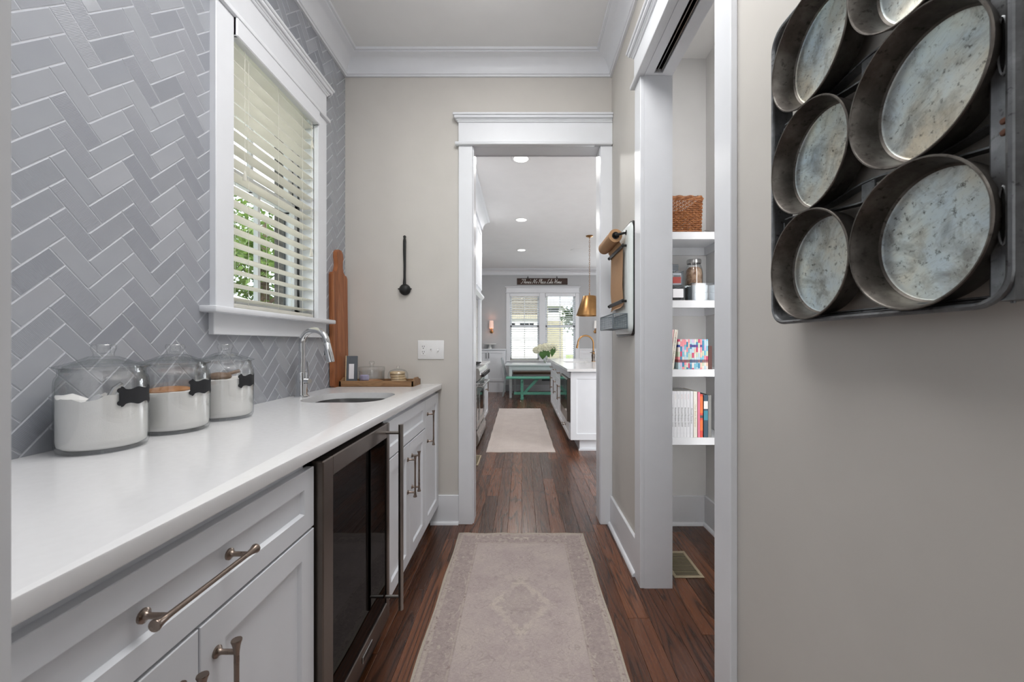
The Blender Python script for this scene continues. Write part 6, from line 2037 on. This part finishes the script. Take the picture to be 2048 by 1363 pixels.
# ------------------------------------------------------------------ outdoors
mg = NT('lawn'); vv = mg.coord(); mg.bs(color=mg.ramp(mg.noise(vv, 3, 5, 0.65), [(0.35, lin(84, 108, 52)), (0.65, lin(138, 160, 84))]), rough=0.95); MATS['lawn'] = mg.m
mb = MB(); mb.box(-40, -1.41, -20, 60, -0.6, -0.4); mb.box(-1.41, 40, KY + 0.16, 60, -0.6, -0.4); struct('ground', mb, 'lawn', 'lawn outside the windows')
mg = NT('driveway'); vv = mg.coord(); mg.bs(color=mg.ramp(mg.noise(vv, 2, 4), [(0.35, lin(190, 188, 184)), (0.65, lin(206, 204, 198))]), rough=0.9); MATS['driveway'] = mg.m
mb = MB(); mb.box(-5, 5, KY + 0.6, 18.0, -0.4, -0.37); mb.box(-9, -1.45, -2, 14, -0.4, -0.37); struct('ground_drive_bounce', mb, 'driveway', 'pale concrete driveway, and an added slab bouncing light to the pantry blind')  # second slab is added to bounce sunlight up under the pantry blind slats

def brick_mat():
    m = NT('painted_brick')
    bt = m.n('TexBrick', ins={'Vector': m.coord(rot=(R(90), 0, 0)), 'Scale': 1.0, 'Mortar Size': 0.009, 'Brick Width': 0.15, 'Row Height': 0.058})
    bt.inputs['Color1'].default_value = lin(84, 77, 68) + (1,); bt.inputs['Color2'].default_value = lin(66, 60, 54) + (1,); bt.inputs['Mortar'].default_value = lin(136, 130, 120) + (1,)
    m.bs(color=bt.outputs['Color'], rough=0.9, normal=m.bump(bt.outputs['Fac'], 0.3, 0.01)); MATS['painted_brick'] = m.m
brick_mat()
nh = thing('brick_house', 'beige brick house with a white garage door seen through the breakfast room window', 'house', (-2, 19, -0.4))
HY = 18.0
MH = FR_back(HY)
mb = MB(MH); wall_boxes(mb, -7.0, 1.15, -0.4, 6.0, -4.0, 0, [(-3.4, 0.95, -0.4, 2.3)]); part('wall', mb, 'painted_brick', nh)
mb = MB(MH)
for k in range(47):
    mb.box(-3.6 + k * 0.1, -3.6 + k * 0.1 + 0.085, 2.3, 2.5, 0.0, 0.03)
part('soldier_course', mb, 'house_beige', nh)
mb = MB(MH); mb.box(-3.4, 0.95, -0.4, 2.3, -0.3, -0.12); gd = part('garage_door', mb, 'house_white', nh)
for r_ in range(4):
    for c_ in range(6):
        if r_ < 3:
            mb = MB(MH); a = -3.35 + c_ * 0.715; mb.box(a + 0.05, a + 0.665, -0.3 + r_ * 0.62, 0.22 + r_ * 0.62, -0.12, -0.10, bev=0.01); part('door_panel', mb, 'house_white', gd)
for k in range(12):
    a = -2.62 + 0.213 * (k % 3) + 0.843 * (k // 3)
    if a < 0.9:
        mb = MB(MH); mb.box(a, a + 0.19, 1.98, 2.12, -0.12, -0.105); part('window_lite', mb, 'black_glass', gd)
mb = MB(); mb.prism([(-7.3, 5.95), (1.4, 5.95), (-3, 9.0)], lambda u, v, d: (u, d, v), 17.7, 22.3); part('roof', mb, 'roof_grey', nh)
wh = thing('white_house', 'white sided house with a beige garage seen through the breakfast room window', 'house', (2.2, 24, -0.4))
MW = FR_back(23.0)
mb = MB(MW); mb.box(1.0, 2.5, -0.4, 3.3, -4, 0); part('wall', mb, 'house_white', wh)
mb = MB(MW)
for k in range(14):
    mb.box(0.99, 2.51, 2.6 + k * 0.05, 2.64 + k * 0.05, 0.0, 0.016)
part('siding', mb, 'house_white', wh)
mb = MB(MW); mb.box(1.5, 2.1, 2.98, 3.22, 0.0, 0.03); w_ = part('window', mb, 'roof_grey', wh)
mb = MB(MW); mb.box(1.53, 2.07, 3.11, 3.2, 0.03, 0.035); mb.box(1.53, 2.07, 3.0, 3.09, 0.03, 0.035); part('pane', mb, 'pane_glass', w_)
mb = MB(MW); mb.box(1.45, 2.35, -0.4, 2.5, 0.0, 0.03); part('garage_door', mb, 'house_beige', wh)
mb = MB(); mb.prism([(0.8, 3.3), (0.8, 3.42), (2.35, 3.42), (2.95, 2.7), (2.9, 2.62), (2.3, 3.3)], lambda u, v, d: (u, d, v), 22.8, 27); part('roof', mb, 'house_white', wh)

def foliage_mat(name, a, b, c):
    m = NT(name)
    f = m.noise(m.coord(), 1.8, 3)
    f2 = m.noise(m.coord(), 24, 2)
    col = m.ramp(m.math('MULTIPLY_ADD', f2, 0.5, m.math('MULTIPLY', f, 0.5)), [(0.35, a), (0.5, b), (0.65, c)])
    m.bs(color=col, rough=0.5)
    tl = m.n('BsdfTranslucent'); m.set(tl, 'Color', col)
    mx = m.n('MixShader'); mx.inputs[0].default_value = 0.45
    m.t.links.new(m.b.outputs[0], mx.inputs[1]); m.t.links.new(tl.outputs[0], mx.inputs[2]); m.t.links.new(mx.outputs[0], m.out.inputs['Surface'])
    MATS[name] = m.m
foliage_mat('leaf_light', lin(58, 80, 30), lin(84, 110, 42), lin(114, 136, 66))
foliage_mat('leaf_dark', lin(32, 54, 25), lin(52, 78, 35), lin(78, 102, 50))
def tree(name, label, x, y, h, clumps, n, mat, leaf=0.09, seed=1):
    t = thing(name, label, 'tree', (x, y, -0.4), 'garden trees outside the windows')
    q = random.Random(seed)
    mb = MB(); mb.tube([(x, y, -0.42), (x + 0.05, y, h * 0.3), (x, y + 0.06, h * 0.6), (x + 0.05, y, h * 0.85)], [0.13, 0.1, 0.07, 0.03], 10)
    for k in range(9):
        a = k * 2.1; z = h * (0.3 + 0.05 * k)
        mb.tube([(x + 0.03, y, z), (x + 0.6 * math.cos(a), y + 0.6 * math.sin(a), z + 0.4), (x + 1.1 * math.cos(a), y + 1.1 * math.sin(a), z + 0.9)], [0.04, 0.025, 0.01], 6)
    part('trunk', mb, 'bark', t)
    mb = MB()
    for i in range(n):
        cx, cy, cz, r3 = clumps[q.randrange(len(clumps))]
        d = Vector((q.gauss(0, 1), q.gauss(0, 1), q.gauss(0, 1))).normalized() * r3 * (q.random() ** 0.45)
        p = Vector((x + cx, y + cy, cz)) + d
        ax = Vector((q.gauss(0, 1), q.gauss(0, 1), q.gauss(0, 0.6))).normalized()
        sd = ax.orthogonal().normalized()
        sd = (sd * math.cos(q.random() * 6) + ax.cross(sd) * math.sin(q.random() * 6)).normalized()
        L_, W_ = leaf * q.uniform(0.7, 1.3), leaf * 0.28
        mb.f([mb.v(p - ax * L_ / 2), mb.v(p + sd * W_), mb.v(p + ax * L_ / 2), mb.v(p - sd * W_)])
    part('foliage', mb, mat, t, smooth=0)['kind'] = 'stuff'
    return t
def rc(seed, n, sx, sy, z0, z1, r0, r1):
    q = random.Random(seed)
    return [(q.uniform(-sx, sx), q.uniform(-sy, sy), q.uniform(z0, z1), q.uniform(r0, r1)) for _ in range(n)]
tree('garden_tree', 'light green leafy tree outside the pantry window', -4.9, 7.6, 4.2, rc(1, 26, 1.9, 1.9, 1.6, 3.9, 0.45, 0.8), 9000, 'leaf_light', 0.11, 1)
tree('garden_tree', 'dark green bushy tree low behind the pantry window', -9.4, 13.0, 3.6, rc(2, 24, 2.4, 2.0, 0.2, 2.6, 0.5, 0.9), 9000, 'leaf_dark', 0.12, 2)
tree('garden_tree', 'tall green tree beside the white house', 2.6, 15.6, 6.0, rc(3, 22, 0.75, 1.2, 0.2, 5.2, 0.4, 0.75), 7000, 'leaf_dark', 0.13, 3)
pu = thing('patio_umbrella', 'white patio umbrella low outside the pantry window', 'umbrella', (-5.2, 7.2, -0.4))
mb = MB(); mb.lathe([(0, 2.02), (0.05, 2.0), (0.7, 1.78), (0.72, 1.70), (0.70, 1.70), (0.68, 1.765), (0.05, 1.98), (0, 1.99)], c=(-4.25, 5.7, -0.08), n=8); part('canopy', mb, 'umbrella_white', pu, smooth=0)
mb = MB(); mb.cyl((-4.25, 5.7, -0.4), (-4.25, 5.7, 1.93), 0.02, n=10); mb.lathe([(0, 0.06), (0.2, 0.05), (0.22, 0.0), (0, 0)], c=(-4.25, 5.7, -0.4), n=20); part('pole', mb, 'white_plastic', pu)
